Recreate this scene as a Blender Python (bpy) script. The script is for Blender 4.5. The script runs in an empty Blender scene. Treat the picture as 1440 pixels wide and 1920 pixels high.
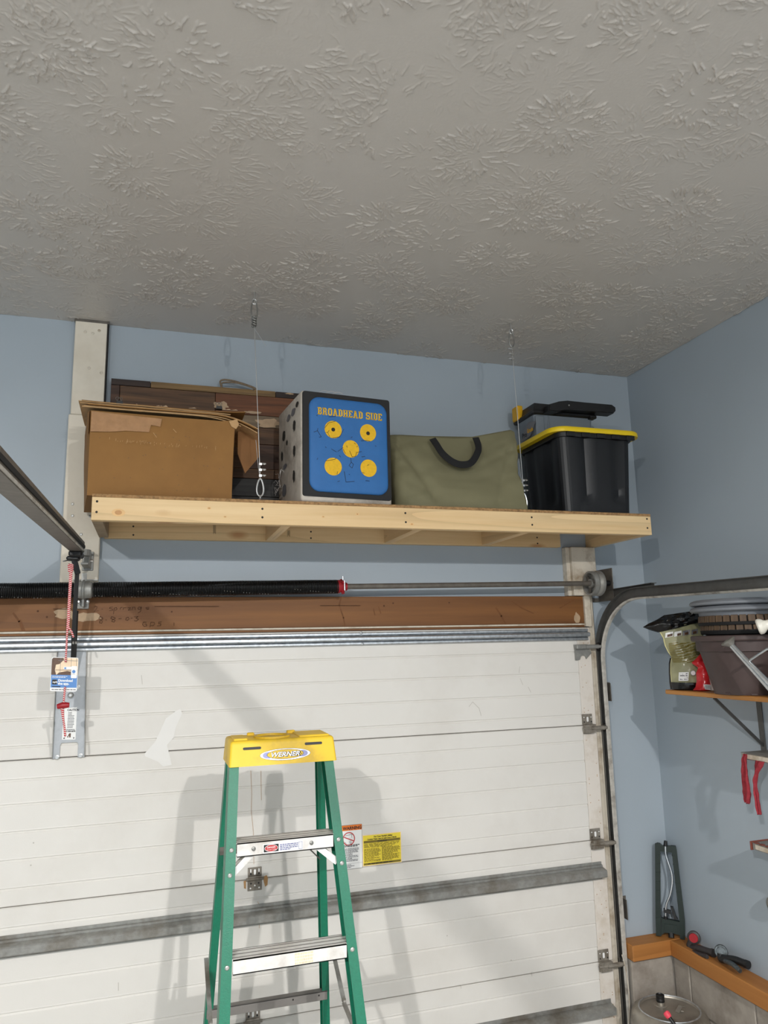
import bpy, bmesh, math, random
import numpy as np
from mathutils import Vector, Matrix, noise
from math import sin, cos, pi, radians as R
random.seed(7)
SC = bpy.context.scene
COL = SC.collection

# ------------------------------------------------------------------ camera, world, lamps, exposure
F_PX, YAW, PITCH, ROLL = 1384.515, 0.3062, 0.1779, -0.0224
CAM = Vector((-2.5264, -3.377, 2.0603))
_f = Vector((sin(YAW)*cos(PITCH), cos(YAW)*cos(PITCH), sin(PITCH)))
_r = Vector((cos(YAW), -sin(YAW), 0)); _u = _r.cross(_f)
RIGHT = cos(ROLL)*_r + sin(ROLL)*_u
UP = -sin(ROLL)*_r + cos(ROLL)*_u
FWD = _f
cd = bpy.data.cameras.new('camera'); cam = bpy.data.objects.new('camera', cd); COL.objects.link(cam)
cd.sensor_fit = 'VERTICAL'; cd.sensor_height = 36.0; cd.lens = F_PX/1920*36.0
cd.clip_start = 0.05; cd.clip_end = 50
mw = Matrix.Identity(4)
for i in range(3):
    mw[i][0], mw[i][1], mw[i][2], mw[i][3] = RIGHT[i], UP[i], -FWD[i], CAM[i]
cam.matrix_world = mw
SC.camera = cam
SC.view_settings.view_transform = 'Standard'
SC.view_settings.look = 'None'
SC.view_settings.gamma = 1.0
SC.view_settings.exposure = -0.08
SC.view_settings.use_curve_mapping = False
w = bpy.data.worlds.new('world'); SC.world = w; w.use_nodes = True
w.node_tree.nodes['Background'].inputs[0].default_value = (0.8, 0.9, 1.0, 1)
w.node_tree.nodes['Background'].inputs[1].default_value = 0.02

LAMP_COL = (1.0, 0.98, 0.955)
def bulb(loc, power, side):
    # a ceiling bulb behind the camera: most of its light goes down and forward, some to the side and up
    l = bpy.data.lights.new('ceiling_bulb', 'AREA'); l.shape = 'DISK'; l.size = 0.075
    l.energy = power; l.color = LAMP_COL
    o = bpy.data.objects.new('ceiling_bulb', l); COL.objects.link(o); o.location = loc
    p = bpy.data.lights.new('ceiling_bulb_glow', 'POINT'); p.shadow_soft_size = 0.035
    p.energy = side; p.color = LAMP_COL
    q = bpy.data.objects.new('ceiling_bulb_glow', p); COL.objects.link(q); q.location = Vector(loc) + Vector((0, 0, -0.04))
bulb((-1.592, -4.93, 3.335), 158, 86)
bulb((-3.774, -4.47, 3.245), 158, 86)

# ------------------------------------------------------------------ pixel -> world helpers (1440 x 1920 frame)
def ray(x, y): return (x-720)/F_PX*RIGHT - (y-960)/F_PX*UP + FWD
def atY(x, y, v): d = ray(x, y); return CAM + d*((v-CAM.y)/d.y)
def atX(x, y, v): d = ray(x, y); return CAM + d*((v-CAM.x)/d.x)
def atZ(x, y, v): d = ray(x, y); return CAM + d*((v-CAM.z)/d.z)

# ------------------------------------------------------------------ materials
def lin(c):
    return tuple(((v/255)/12.92 if v/255 <= 0.04045 else ((v/255+0.055)/1.055)**2.4) for v in c)
class N:
    def __init__(s, name):
        s.m = bpy.data.materials.new(name); s.m.use_nodes = True
        s.t = s.m.node_tree; s.p = s.t.nodes['Principled BSDF']
        s.tc = None
    def n(s, typ, **kw):
        nd = s.t.nodes.new(typ)
        for k, v in kw.items():
            if k.startswith('_'): setattr(nd, k[1:], v)
        return nd
    def l(s, a, b): s.t.links.new(a, b)
    def coord(s, scale=(1, 1, 1), loc=(0, 0, 0)):
        if not s.tc: s.tc = s.n('ShaderNodeTexCoord')
        mp = s.n('ShaderNodeMapping'); mp.inputs['Scale'].default_value = scale; mp.inputs['Location'].default_value = loc
        s.l(s.tc.outputs['Object'], mp.inputs['Vector']); return mp.outputs[0]
    def noise(s, vec, scale, detail=3, rough=.55):
        nd = s.n('ShaderNodeTexNoise'); nd.inputs['Scale'].default_value = scale
        nd.inputs['Detail'].default_value = detail; nd.inputs['Roughness'].default_value = rough
        if vec is not None: s.l(vec, nd.inputs['Vector'])
        return nd.outputs['Fac']
    def ramp(s, fac, stops):
        nd = s.n('ShaderNodeValToRGB'); el = nd.color_ramp.elements
        el[0].position = stops[0][0]; el[0].color = (*stops[0][1], 1)
        el[1].position = stops[-1][0]; el[1].color = (*stops[-1][1], 1)
        for p, c in stops[1:-1]:
            e = el.new(p); e.color = (*c, 1)
        s.l(fac, nd.inputs[0]); return nd.outputs[0]
    def math(s, op, a, b=None, clamp=False):
        nd = s.n('ShaderNodeMath'); nd.operation = op; nd.use_clamp = clamp
        for i, v in enumerate((a, b)):
            if v is None: continue
            if isinstance(v, (int, float)): nd.inputs[i].default_value = v
            else: s.l(v, nd.inputs[i])
        return nd.outputs[0]
    def mix(s, fac, a, b, mode='MIX'):
        nd = s.n('ShaderNodeMix'); nd.data_type = 'RGBA'; nd.blend_type = mode
        if isinstance(fac, (int, float)): nd.inputs[0].default_value = fac
        else: s.l(fac, nd.inputs[0])
        for i, v in ((6, a), (7, b)):
            if isinstance(v, tuple): nd.inputs[i].default_value = (*v[:3], 1)
            else: s.l(v, nd.inputs[i])
        return nd.outputs[2]
    def bump(s, h, strength, dist):
        nd = s.n('ShaderNodeBump'); nd.inputs['Strength'].default_value = strength; nd.inputs['Distance'].default_value = dist
        s.l(h, nd.inputs['Height']); s.l(nd.outputs[0], s.p.inputs['Normal'])
    def base(s, c):
        if isinstance(c, tuple): s.p.inputs['Base Color'].default_value = (*c[:3], 1)
        else: s.l(c, s.p.inputs['Base Color'])
    def rough(s, v):
        if isinstance(v, (int, float)): s.p.inputs['Roughness'].default_value = v
        else: s.l(v, s.p.inputs['Roughness'])

def pm(name, c, rough=.6, metal=0, var=.08, vs=14, bump=0, bs=60, spec=None, dirt=None, ds=5):
    m = N(name); c = lin(c); co = m.coord()
    f = m.noise(co, vs, 4)
    col = m.ramp(f, [(.3, tuple(v*(1-var) for v in c)), (.7, tuple(min(1, v*(1+var)) for v in c))])
    if dirt:
        g = m.noise(m.coord(loc=(3.1, 1.7, 5.2)), ds, 5, .65)
        g = m.ramp(g, [(.48, (0, 0, 0)), (.72, (1, 1, 1))])
        col = m.mix(g, col, lin(dirt))
    m.base(col); m.rough(rough); m.p.inputs['Metallic'].default_value = metal
    if spec is not None: m.p.inputs['Specular IOR Level'].default_value = spec
    if bump: m.bump(m.noise(co, bs, 3), bump, .002)
    return m.m

def wood(name, c1, c2, axis=0, rough=.6, g=1.0, knots=None, ks=3.0, bands=8):
    m = N(name); sc = [26*g, 26*g, 26*g]; sc[axis] = 1.2*g
    co = m.coord(tuple(sc)); f = m.noise(co, 1.0, 5, .6)
    wv = m.noise(m.coord(tuple(v*.22 for v in sc)), 1.0, 2)
    ring = m.math('FRACT', m.math('MULTIPLY', wv, bands))
    ring = m.math('POWER', ring, 3.0)
    col = m.ramp(f, [(.3, lin(c1)), (.7, lin(c2))])
    col = m.mix(m.math('MULTIPLY', ring, .4), col, tuple(v*.62 for v in lin(c2)))
    if knots:
        ksc = [ks*2.4]*3; ksc[axis] = ks
        v = m.n('ShaderNodeTexVoronoi'); v.inputs['Scale'].default_value = 1.0; m.l(m.coord(tuple(ksc)), v.inputs['Vector'])
        kf = m.ramp(v.outputs['Distance'], [(.05, (1, 1, 1)), (.13, (0, 0, 0))])
        col = m.mix(m.math('MULTIPLY', kf, .7), col, lin(knots))
    m.base(col); m.rough(rough); m.bump(f, .25, .0015)
    return m.m

M = {}
# painted drywall
m = N('blue_wall_paint'); c = lin((163, 174, 183)); co = m.coord()
f = m.noise(co, 1.1, 3); m.base(m.ramp(f, [(.3, tuple(v*.95 for v in c)), (.7, tuple(v*1.04 for v in c))])); m.rough(.55)
m.bump(m.noise(co, 140, 3), .12, .002); M['wall'] = m.m

m = N('ceiling_plaster'); c = lin((194, 189, 182)); g = m.noise(m.coord((.5, .5, .5)), 1.0, 2)
m.base(m.ramp(g, [(.3, tuple(v*.97 for v in c)), (.7, tuple(v*1.03 for v in c))])); m.rough(.40); m.p.inputs['Specular IOR Level'].default_value = .65; m.bump(m.noise(m.coord(), 130, 3), .15, .002)
M['ceiling'] = m.m

M['white_trim'] = pm('painted_white_board', (222, 214, 198), .55, var=.03, vs=9, bump=.15, bs=50, dirt=(208, 198, 180), ds=3)
M['old_white'] = pm('chipped_white_board', (205, 196, 180), .6, var=.06, vs=12, bump=.2, bs=60, dirt=(150, 130, 104), ds=9)
M['door'] = pm('white_door_skin', (222, 219, 213), .42, var=.015, vs=3, bump=.10, bs=220, dirt=(214, 210, 203), ds=2)
M['stile'] = pm('white_end_stile', (222, 215, 206), .42, var=.02, vs=8, dirt=(200, 188, 172), ds=8)
M['gap'] = pm('dark_joint', (28, 26, 24), .9, var=.1)
M['galv'] = pm('galvanised_steel', (196, 200, 204), .36, .85, var=.22, vs=55, bump=.1, bs=90)
M['galv_dull'] = pm('dull_galvanised_steel', (150, 150, 146), .5, .45, var=.16, vs=40, dirt=(112, 104, 92), ds=6)
M['dark_steel'] = pm('dark_steel', (104, 99, 92), .5, .35, var=.2, vs=30)
M['track'] = pm('weathered_track_steel', (92, 92, 90), .5, .35, var=.15, vs=22, dirt=(78, 76, 72), ds=7)
M['track_edge'] = pm('pale_track_edge', (188, 184, 176), .55, .2, var=.15, vs=40, dirt=(120, 112, 102), ds=14)
M['black_steel'] = pm('black_spring_steel', (24, 24, 25), .38, .5, var=.2)
M['black'] = pm('black_plastic', (20, 20, 21), .45, var=.1)
M['black_matte'] = pm('black_rubber', (16, 16, 17), .8, var=.1)
M['tote'] = pm('black_tote_plastic', (19, 20, 23), .45, var=.05, bump=.1, bs=150)
M['yellow'] = pm('yellow_lid_plastic', (228, 196, 22), .45, var=.04)
M['yellow_cap'] = pm('yellow_cap_plastic', (240, 200, 52), .5, var=.03, dirt=(206, 166, 60), ds=7)
M['amber'] = pm('amber_latch_plastic', (216, 164, 10), .45)
M['grey_plastic'] = pm('grey_toolbox_plastic', (112, 120, 128), .5, var=.04)
M['green'] = pm('green_fibreglass', (6, 112, 84), .42, var=.08, vs=120, bump=.2, bs=260)
M['alu'] = pm('brushed_aluminium', (232, 230, 226), .4, .2, var=.05, vs=30, dirt=(196, 188, 178), ds=8)
M['alu_dark'] = pm('grooved_aluminium', (128, 124, 120), .5, .3)
M['rivet'] = pm('steel_rivet', (206, 204, 200), .35, .8)
M['cardboard'] = pm('brown_cardboard', (138, 97, 45), .75, var=.06, vs=8, bump=.06, bs=120, dirt=(128, 88, 38), ds=3)
M['cardboard_edge'] = pm('worn_cardboard', (178, 142, 98), .8, var=.16, vs=26)
M['cardboard_in'] = pm('inside_cardboard', (132, 92, 54), .85, var=.1)
M['tape'] = pm('clear_packing_tape', (164, 124, 86), .18, var=.12, vs=30, bump=.5, bs=45)
M['pine'] = wood('fresh_pine', (228, 200, 154), (212, 178, 128), 0, .6, 1.0, (168, 112, 62), 2.2)
M['pine_y'] = wood('fresh_pine_end', (228, 198, 152), (214, 180, 130), 1, .6, 1.0, (168, 112, 62), 2.2)
M['grey_wood'] = wood('greyed_pine_end', (170, 150, 122), (150, 130, 104), 2, .7)
M['osb'] = pm('sheathing_edge', (150, 116, 76), .85, var=.4, vs=90, bump=.5, bs=120)
M['fir'] = wood('old_fir_beam', (132, 86, 40), (104, 64, 27), 0, .6, .8, (68, 38, 15), 1.4, 7)
M['grain_dark'] = pm('dark_resin_grain', (108, 66, 28), .7, var=.2, vs=40)
M['ledge'] = wood('orange_fir_plate', (178, 120, 60), (160, 102, 46), 0, .6, .8, (100, 60, 24), 1.7, 5)
M['ledge_y'] = wood('orange_fir_plate_side', (178, 120, 60), (160, 102, 46), 1, .6, .8, (100, 60, 24), 1.7, 5)
M['shelf_wood'] = wood('varnished_shelf_pine', (186, 130, 66), (166, 108, 46), 1, .45, .8, (116, 66, 26), 2.0, 6)
M['block'] = pm('concrete_block', (158, 150, 140), .9, var=.1, vs=20, bump=.6, bs=70, dirt=(116, 106, 96), ds=4)
M['mortar'] = pm('mortar', (150, 144, 136), .95, var=.1, vs=30, bump=.5, bs=80)
M['floor'] = pm('concrete_floor', (166, 163, 158), .7, var=.12, vs=4, bump=.2, bs=40)
M['canvas'] = pm('olive_canvas', (116, 112, 84), .8, var=.06, vs=6, bump=.25, bs=400)
M['webbing'] = pm('black_webbing', (17, 17, 19), .85, var=.15, vs=200)
M['tgt_white'] = pm('white_woven_cover', (196, 188, 176), .7, var=.08, vs=26, bump=.4, bs=220, dirt=(140, 130, 118), ds=6)
M['tgt_black'] = pm('black_foam', (31, 31, 32), .75, var=.1, vs=20, bump=.2)
M['tgt_blue'] = pm('blue_foam', (44, 104, 166), .65, var=.05, vs=16, bump=.2, bs=120)
M['tgt_yellow'] = pm('yellow_print', (226, 178, 20), .65, var=.08, vs=90)
M['ink'] = pm('dark_mark', (38, 36, 32), .8)
M['pencil'] = pm('pencil_mark', (78, 46, 20), .8)
M['white_print'] = pm('white_print', (240, 240, 238), .4, var=.01)
M['black_print'] = pm('black_print', (22, 22, 24), .5, var=.01)
M['grey_print'] = pm('grey_print', (112, 112, 116), .5, var=.01)
M['blue_print'] = pm('blue_print', (84, 136, 200), .4, var=.02)
M['brown_print'] = pm('brown_print', (92, 64, 44), .4, var=.25, vs=60)
M['peach_print'] = pm('peach_print', (240, 214, 182), .4, var=.1, vs=60)
M['orange_print'] = pm('orange_print', (236, 122, 30), .4, var=.02)
M['red_print'] = pm('red_print', (190, 40, 44), .4, var=.02)
M['yellow_print'] = pm('yellow_paper', (238, 214, 60), .45, var=.02)
M['olive_print'] = pm('olive_print', (120, 104, 26), .5, var=.02)
M['chrome_print'] = pm('silver_print', (186, 190, 204), .35, .25, var=.12, vs=60)
M['violet_print'] = pm('violet_print', (104, 108, 156), .35, .1, var=.15, vs=40)
M['red_cloth'] = pm('red_cloth', (150, 44, 54), .9, var=.18, vs=60, bump=.8, bs=160)
M['red_plastic'] = pm('red_plastic', (158, 20, 32), .4, var=.06)
M['red_cone'] = pm('red_painted_casting', (150, 26, 36), .5, .2, var=.15)
M['bag_red'] = pm('red_bag_film', (204, 40, 46), .25, var=.14, vs=40, bump=.3, bs=40)
M['bag_white'] = pm('white_bag_film', (206, 200, 194), .25, var=.06)
M['bag_black'] = pm('black_bag_film', (19, 19, 20), .22, var=.1, bump=.7, bs=30)
M['bag_sage'] = pm('sage_bag_film', (154, 152, 118), .24, var=.08, vs=20, bump=.3, bs=30)
M['bag_cream'] = pm('cream_bag_edge', (214, 206, 150), .3, var=.05)
M['planter'] = pm('brown_planter_plastic', (72, 58, 56), .55, var=.06, bump=.1)
M['stave'] = wood('brown_stave', (104, 82, 60), (74, 56, 40), 2, .65, 2.0)
M['grey_pot'] = pm('grey_pot_plastic', (118, 122, 128), .5, var=.03)
M['can_steel'] = pm('shiny_galvanised_can', (205, 208, 210), .25, .95, var=.1, vs=40)
M['cream_plastic'] = pm('cream_white_plastic', (228, 224, 212), .35, var=.02)
M['keg'] = pm('scuffed_drum_steel', (168, 162, 152), .42, .75, var=.12, vs=14, dirt=(112, 104, 94), ds=5)
M['sprinkler'] = pm('dark_green_plastic', (9, 30, 24), .5, var=.08)
M['tube_alu'] = pm('polished_tube', (214, 216, 218), .2, .95, var=.03)
M['gun_grey'] = pm('dark_grey_nozzle', (54, 50, 50), .5, var=.1)
M['gun_metal'] = pm('worn_metal_nozzle', (84, 90, 92), .35, .6, var=.45, vs=90)
M['cable'] = pm('steel_cable', (176, 176, 174), .35, .85, var=.1)
M['zinc'] = pm('zinc_hardware', (204, 204, 202), .28, .9, var=.08)
M['zinc_dark'] = pm('grey_zinc_hardware', (146, 146, 142), .4, .8, var=.15)
M['hinge'] = pm('worn_hinge_steel', (140, 134, 124), .5, .3, var=.2, vs=60, dirt=(96, 84, 70), ds=12)
m = N('red_white_cord'); cr = m.n('ShaderNodeSeparateXYZ'); m.l(m.coord(), cr.inputs[0])
st = m.math('GREATER_THAN', m.math('FRACT', m.math('MULTIPLY', m.math('ADD', cr.outputs[2], m.math('MULTIPLY', cr.outputs[0], .4)), 140)), .45)
m.base(m.mix(st, lin((232, 214, 208)), lin((190, 30, 48)))); m.rough(.8); M['rope_red'] = m.m
M['twine'] = pm('tan_twine', (128, 112, 92), .9, var=.2, vs=80)
M['rust'] = pm('rust_stain', (176, 136, 90), .8, var=.2, vs=50)
M['paint_white'] = pm('white_overspray', (178, 152, 122), .7, var=.12, vs=30)
PL = []
for i, (c1, c2) in enumerate([((70, 52, 44), (50, 38, 34)), ((160, 126, 78), (134, 104, 62)), ((118, 84, 54), (92, 64, 42)), ((134, 82, 48), (110, 64, 38)),
                              ((86, 58, 42), (64, 42, 32)), ((72, 70, 68), (52, 50, 50)), ((150, 130, 104), (124, 102, 78))]):
    PL.append(wood('reclaimed_plank_%s' % ['umber', 'tan', 'brown', 'rust', 'walnut', 'charcoal', 'driftwood'][i], c1, tuple(int(v*.62) for v in c2), 0, .65, 1.6, None, 3, 11))

# ------------------------------------------------------------------ mesh helpers
class B:
    def __init__(s): s.b = bmesh.new(); s.mi = 0
    def _set(s, fs):
        for f in fs: f.material_index = s.mi
    def poly(s, pts):
        vs = [s.b.verts.new(p) for p in pts]; f = s.b.faces.new(vs); f.material_index = s.mi; return f
    def box(s, a, c, bev=0, mat=None, seg=1):
        a, c = Vector(a), Vector(c); lo = Vector(map(min, a, c)); hi = Vector(map(max, a, c))
        vs = [s.b.verts.new((x, y, z)) for x in (lo.x, hi.x) for y in (lo.y, hi.y) for z in (lo.z, hi.z)]
        fs = [s.b.faces.new([vs[i] for i in q]) for q in ((0, 1, 3, 2), (4, 6, 7, 5), (0, 4, 5, 1), (2, 3, 7, 6), (0, 2, 6, 4), (1, 5, 7, 3))]
        s._set(fs)
        if bev:
            r = bmesh.ops.bevel(s.b, geom=list({e for f in fs for e in f.edges}), offset=bev, segments=seg, affect='EDGES', profile=.5, material=-1)
            vs = list({v for f in r['faces'] for v in f.verts} | {v for v in vs if v.is_valid})
        if mat is not None:
            for v in {v for v in vs if v.is_valid}: v.co = mat @ v.co
        return s
    def obox(s, p, q, wdt, dep, upv=(0, 0, 1), bev=0):
        # a bar from p to q, wdt across, dep along upv-ish
        p, q = Vector(p), Vector(q); d = (q-p); L = d.length; d.normalize()
        u = Vector(upv); sd = d.cross(u)
        if sd.length < 1e-5: sd = d.cross(Vector((1, 0, 0)))
        sd.normalize(); u = sd.cross(d).normalized()
        mt = Matrix((( sd.x, u.x, d.x, p.x), (sd.y, u.y, d.y, p.y), (sd.z, u.z, d.z, p.z), (0, 0, 0, 1)))
        return s.box((-wdt/2, -dep/2, 0), (wdt/2, dep/2, L), bev, mt)
    def tube(s, pts, r, n=10, closed=False, cap=True):
        pts = [Vector(p) for p in pts]; m_ = len(pts); rr = r if isinstance(r, (list, tuple)) else [r]*m_
        rings = []; prev = None
        for i, p in enumerate(pts):
            if closed: d = pts[(i+1) % m_]-pts[i-1]
            else: d = pts[min(i+1, m_-1)]-pts[max(i-1, 0)]
            d.normalize()
            if prev is None:
                a = d.cross(Vector((0, 0, 1)));
                if a.length < .05: a = d.cross(Vector((0, 1, 0)))
            else: a = prev - d*prev.dot(d)
            a.normalize(); prev = a; c = d.cross(a)
            rings.append([s.b.verts.new(p + rr[i]*(cos(2*pi*k/n)*a + sin(2*pi*k/n)*c)) for k in range(n)])
        fs = []
        for i in range(m_ if closed else m_-1):
            x, y = rings[i], rings[(i+1) % m_]
            for k in range(n): fs.append(s.b.faces.new((x[k], x[(k+1) % n], y[(k+1) % n], y[k])))
        if cap and not closed:
            fs.append(s.b.faces.new(rings[0][::-1])); fs.append(s.b.faces.new(rings[-1]))
        s._set(fs); return s
    def lathe(s, prof, c, axis=(0, 0, 1), n=28, cap=(True, True)):
        # prof: list of (r, h) along the axis from c
        ax = Vector(axis).normalized(); a = ax.cross(Vector((0, 0, 1)))
        if a.length < .01: a = Vector((1, 0, 0))
        a.normalize(); b_ = ax.cross(a); c = Vector(c); rings = []; fs = []
        for r, h in prof:
            rings.append([s.b.verts.new(c + ax*h + max(r, 1e-4)*(cos(2*pi*k/n)*a + sin(2*pi*k/n)*b_)) for k in range(n)])
        for x, y in zip(rings, rings[1:]):
            for k in range(n): fs.append(s.b.faces.new((x[k], x[(k+1) % n], y[(k+1) % n], y[k])))
        if cap[0]: fs.append(s.b.faces.new(rings[0][::-1]))
        if cap[1]: fs.append(s.b.faces.new(rings[-1]))
        s._set(fs); return s
    def prism(s, poly, o, u, v, dep, bev=0):
        # poly in (u, v) coordinates from o, extruded by dep along u x v
        o, u, v = Vector(o), Vector(u), Vector(v); nn = u.cross(v).normalized()*dep
        A = [s.b.verts.new(o + u*p[0] + v*p[1]) for p in poly]; C = [s.b.verts.new(x.co + nn) for x in A]
        k = len(A); fs = [s.b.faces.new(A[::-1]), s.b.faces.new(C)]
        for i in range(k): fs.append(s.b.faces.new((A[i], A[(i+1) % k], C[(i+1) % k], C[i])))
        s._set(fs)
        if bev: bmesh.ops.bevel(s.b, geom=list(fs[0].edges)+list(fs[1].edges), offset=bev, segments=2, affect='EDGES', material=-1)
        return s
    def grid(s, fn, nu, nv, closeu=False):
        V = [[s.b.verts.new(fn(i/(nu if closeu else nu-1), j/(nv-1))) for i in range(nu)] for j in range(nv)]
        fs = []
        for j in range(nv-1):
            for i in range(nu if closeu else nu-1):
                fs.append(s.b.faces.new((V[j][i], V[j][(i+1) % nu], V[j+1][(i+1) % nu], V[j+1][i])))
        s._set(fs); s.V = V; return s
    def ball(s, c, r, sq=(1, 1, 1), n=12):
        c = Vector(c); pr = [(r*sin(pi*i/n), -r*cos(pi*i/n)) for i in range(n+1)]
        v0 = len(s.b.verts); s.lathe(pr, c, n=n*2)
        s.b.verts.ensure_lookup_table()
        for v in s.b.verts[v0:]:
            d = v.co-c; v.co = c + Vector((d.x*sq[0], d.y*sq[1], d.z*sq[2]))
        return s

ORG = {}
def obj(name, b, mat, parent=None, smooth=None, local=False, label=None):
    me = bpy.data.meshes.new(name); bmesh.ops.remove_doubles(b.b, verts=b.b.verts, dist=1e-6)
    bmesh.ops.recalc_face_normals(b.b, faces=b.b.faces)
    if parent is not None: org = Vector((0, 0, 0)) if local else ORG[parent.name]
    elif local: org = Vector((0, 0, 0))
    else:
        xs = [v.co for v in b.b.verts]
        org = Vector(((min(v.x for v in xs)+max(v.x for v in xs))/2, (min(v.y for v in xs)+max(v.y for v in xs))/2, min(v.z for v in xs)))
    for v in b.b.verts: v.co -= org
    b.b.to_mesh(me); b.b.free()
    for mt in (mat if isinstance(mat, (list, tuple)) else [mat]): me.materials.append(M[mt] if isinstance(mt, str) else mt)
    if smooth is not None:
        for p in me.polygons: p.use_smooth = True
        if smooth < 180: me.set_sharp_from_angle(angle=R(smooth))
    o = bpy.data.objects.new(name, me); COL.objects.link(o)
    if parent is not None: o.parent = parent; ORG[o.name] = ORG[parent.name]
    else: o.location = org; ORG[o.name] = org
    if label: o['label'] = label
    return o
def tag(o, label=None, cat=None, group=None, kind=None):
    if label: o['label'] = label
    if cat: o['category'] = cat
    if group: o['group'] = group
    if kind: o['kind'] = kind
    return o
def thing(name, loc, label=None, cat=None, group=None, kind=None, rotz=0):
    o = bpy.data.objects.new(name, None); COL.objects.link(o); o.location = loc; o.rotation_euler = (0, 0, rotz)
    o.empty_display_size = .05
    ORG[o.name] = Vector(loc); return tag(o, label, cat, group, kind)
def struct(name, b, mat, label, cat, smooth=None):
    return tag(obj(name, b, mat, None, smooth), label, cat, kind='structure')
def bez(pts, n=6, closed=False):
    # Catmull-Rom through the points
    P = [Vector(p) for p in pts]; out = []; k = len(P)
    for i in range(k if closed else k-1):
        g = (lambda j: P[j % k]) if closed else (lambda j: P[max(0, min(k-1, j))])
        a, b_, c, d = g(i-1), g(i), g(i+1), g(i+2)
        for t in range(n):
            t /= n; out.append(.5*((2*b_)+(c-a)*t+(2*a-5*b_+4*c-d)*t*t+(3*b_-a-3*c+d)*t**3))
    if not closed: out.append(P[-1])
    return out
def rrect(w_, h_, r, n=4, cx=0, cy=0):
    out = []
    for qx, qy, a0 in ((1, 1, 0), (-1, 1, 90), (-1, -1, 180), (1, -1, 270)):
        for i in range(n+1):
            a = R(a0+90*i/n); out.append((cx+qx*(w_/2-r)+r*cos(a), cy+qy*(h_/2-r)+r*sin(a)))
    return out
class Print:
    """flat print: layered polygons on a plane o + u*x + v*y, later layers a hair prouder (towards u x v)"""
    def __init__(s, o, u, v, step=.00025):
        s.o, s.u, s.v = Vector(o), Vector(u), Vector(v); s.n = s.u.cross(s.v).normalized(); s.k = 0; s.step = step
        s.b = B(); s.mats = []
    def m(s, name):
        if name not in s.mats: s.mats.append(name)
        s.b.mi = s.mats.index(name)
    def poly(s, pts, mat, lift=True):
        if lift: s.k += 1
        s.m(mat); s.b.poly([s.o + s.u*x + s.v*y + s.n*(s.step*s.k) for x, y in pts]); return s
    def rect(s, x0, y0, x1, y1, mat, lift=True): return s.poly([(x0, y0), (x1, y0), (x1, y1), (x0, y1)], mat, lift)
    def disc(s, cx, cy, rx, ry, mat, n=24): return s.poly([(cx+rx*cos(2*pi*i/n), cy+ry*sin(2*pi*i/n)) for i in range(n)], mat)
    def ring(s, cx, cy, r0, r1, mat, n=28):
        s.k += 1; s.m(mat)
        for i in range(n):
            a, c = 2*pi*i/n, 2*pi*(i+1)/n
            s.poly([(cx+r0*cos(a), cy+r0*sin(a)), (cx+r1*cos(a), cy+r1*sin(a)), (cx+r1*cos(c), cy+r1*sin(c)), (cx+r0*cos(c), cy+r0*sin(c))], mat, False)
        return s
    def line(s, pts, wd, mat):
        s.k += 1
        for (x0, y0), (x1, y1) in zip(pts, pts[1:]):
            dx, dy = x1-x0, y1-y0; L = math.hypot(dx, dy) or 1; px, py = -dy/L*wd/2, dx/L*wd/2; ex, ey = dx/L*wd*.3, dy/L*wd*.3
            s.poly([(x0-ex+px, y0-ey+py), (x0-ex-px, y0-ey-py), (x1+ex-px, y1+ey-py), (x1+ex+px, y1+ey+py)], mat, False)
        return s
    def lines(s, x0, y0, x1, y1, n, mat, fill=.45, seed=1):
        rg = random.Random(seed); s.k += 1
        for i in range(n):
            yy = y1+(y0-y1)*(i+.5)/n; hh = abs(y1-y0)/n*fill/2; x = x0; end = x1-(x1-x0)*rg.choice([0, 0, .05, .12, .4])
            while x < end-.001:
                L = (x1-x0)*rg.uniform(.06, .18); s.rect(x, yy-hh, min(x+L, end), yy+hh, mat, False); x += L+(x1-x0)*.025
        return s
    def text(s, body, x, y, size, mat, bold=0, shear=0, align='LEFT', sx=1):
        s.k += 1; s.m(mat)
        cu = bpy.data.curves.new('txt', 'FONT'); cu.body = body; cu.size = size; cu.shear = shear; cu.offset = bold; cu.align_x = align; cu.resolution_u = 3
        ob = bpy.data.objects.new('txt', cu); me = bpy.data.meshes.new_from_object(ob)
        off = s.n*(s.step*s.k)
        vs = [s.b.b.verts.new(s.o + s.u*(x+p.co.x*sx) + s.v*(y+p.co.y) + off) for p in me.vertices]
        for p in me.polygons:
            try: f = s.b.b.faces.new([vs[i] for i in p.vertices]); f.material_index = s.b.mi
            except ValueError: pass
        bpy.data.objects.remove(ob); bpy.data.curves.remove(cu); bpy.data.meshes.remove(me); return s
    def obj(s, name, parent, local=False, label=None):
        me_b = s.b; b = me_b.b
        o = bpy.data.meshes.new(name); org = Vector((0, 0, 0)) if local else ORG[parent.name]
        for v in b.verts: v.co -= org
        for f in b.faces:
            f.normal_update()
            if f.normal.dot(s.n) < 0: f.normal_flip()
        b.to_mesh(o); b.free()
        for q in s.mats: o.materials.append(M[q])
        ob = bpy.data.objects.new(name, o); COL.objects.link(ob); ob.parent = parent; ORG[ob.name] = ORG[parent.name]
        if label: ob['label'] = label
        return ob
XA, YA, ZA = Vector((1, 0, 0)), Vector((0, 1, 0)), Vector((0, 0, 1))
def nz(p, s=1.0): return noise.noise(Vector(p)*s)

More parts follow.
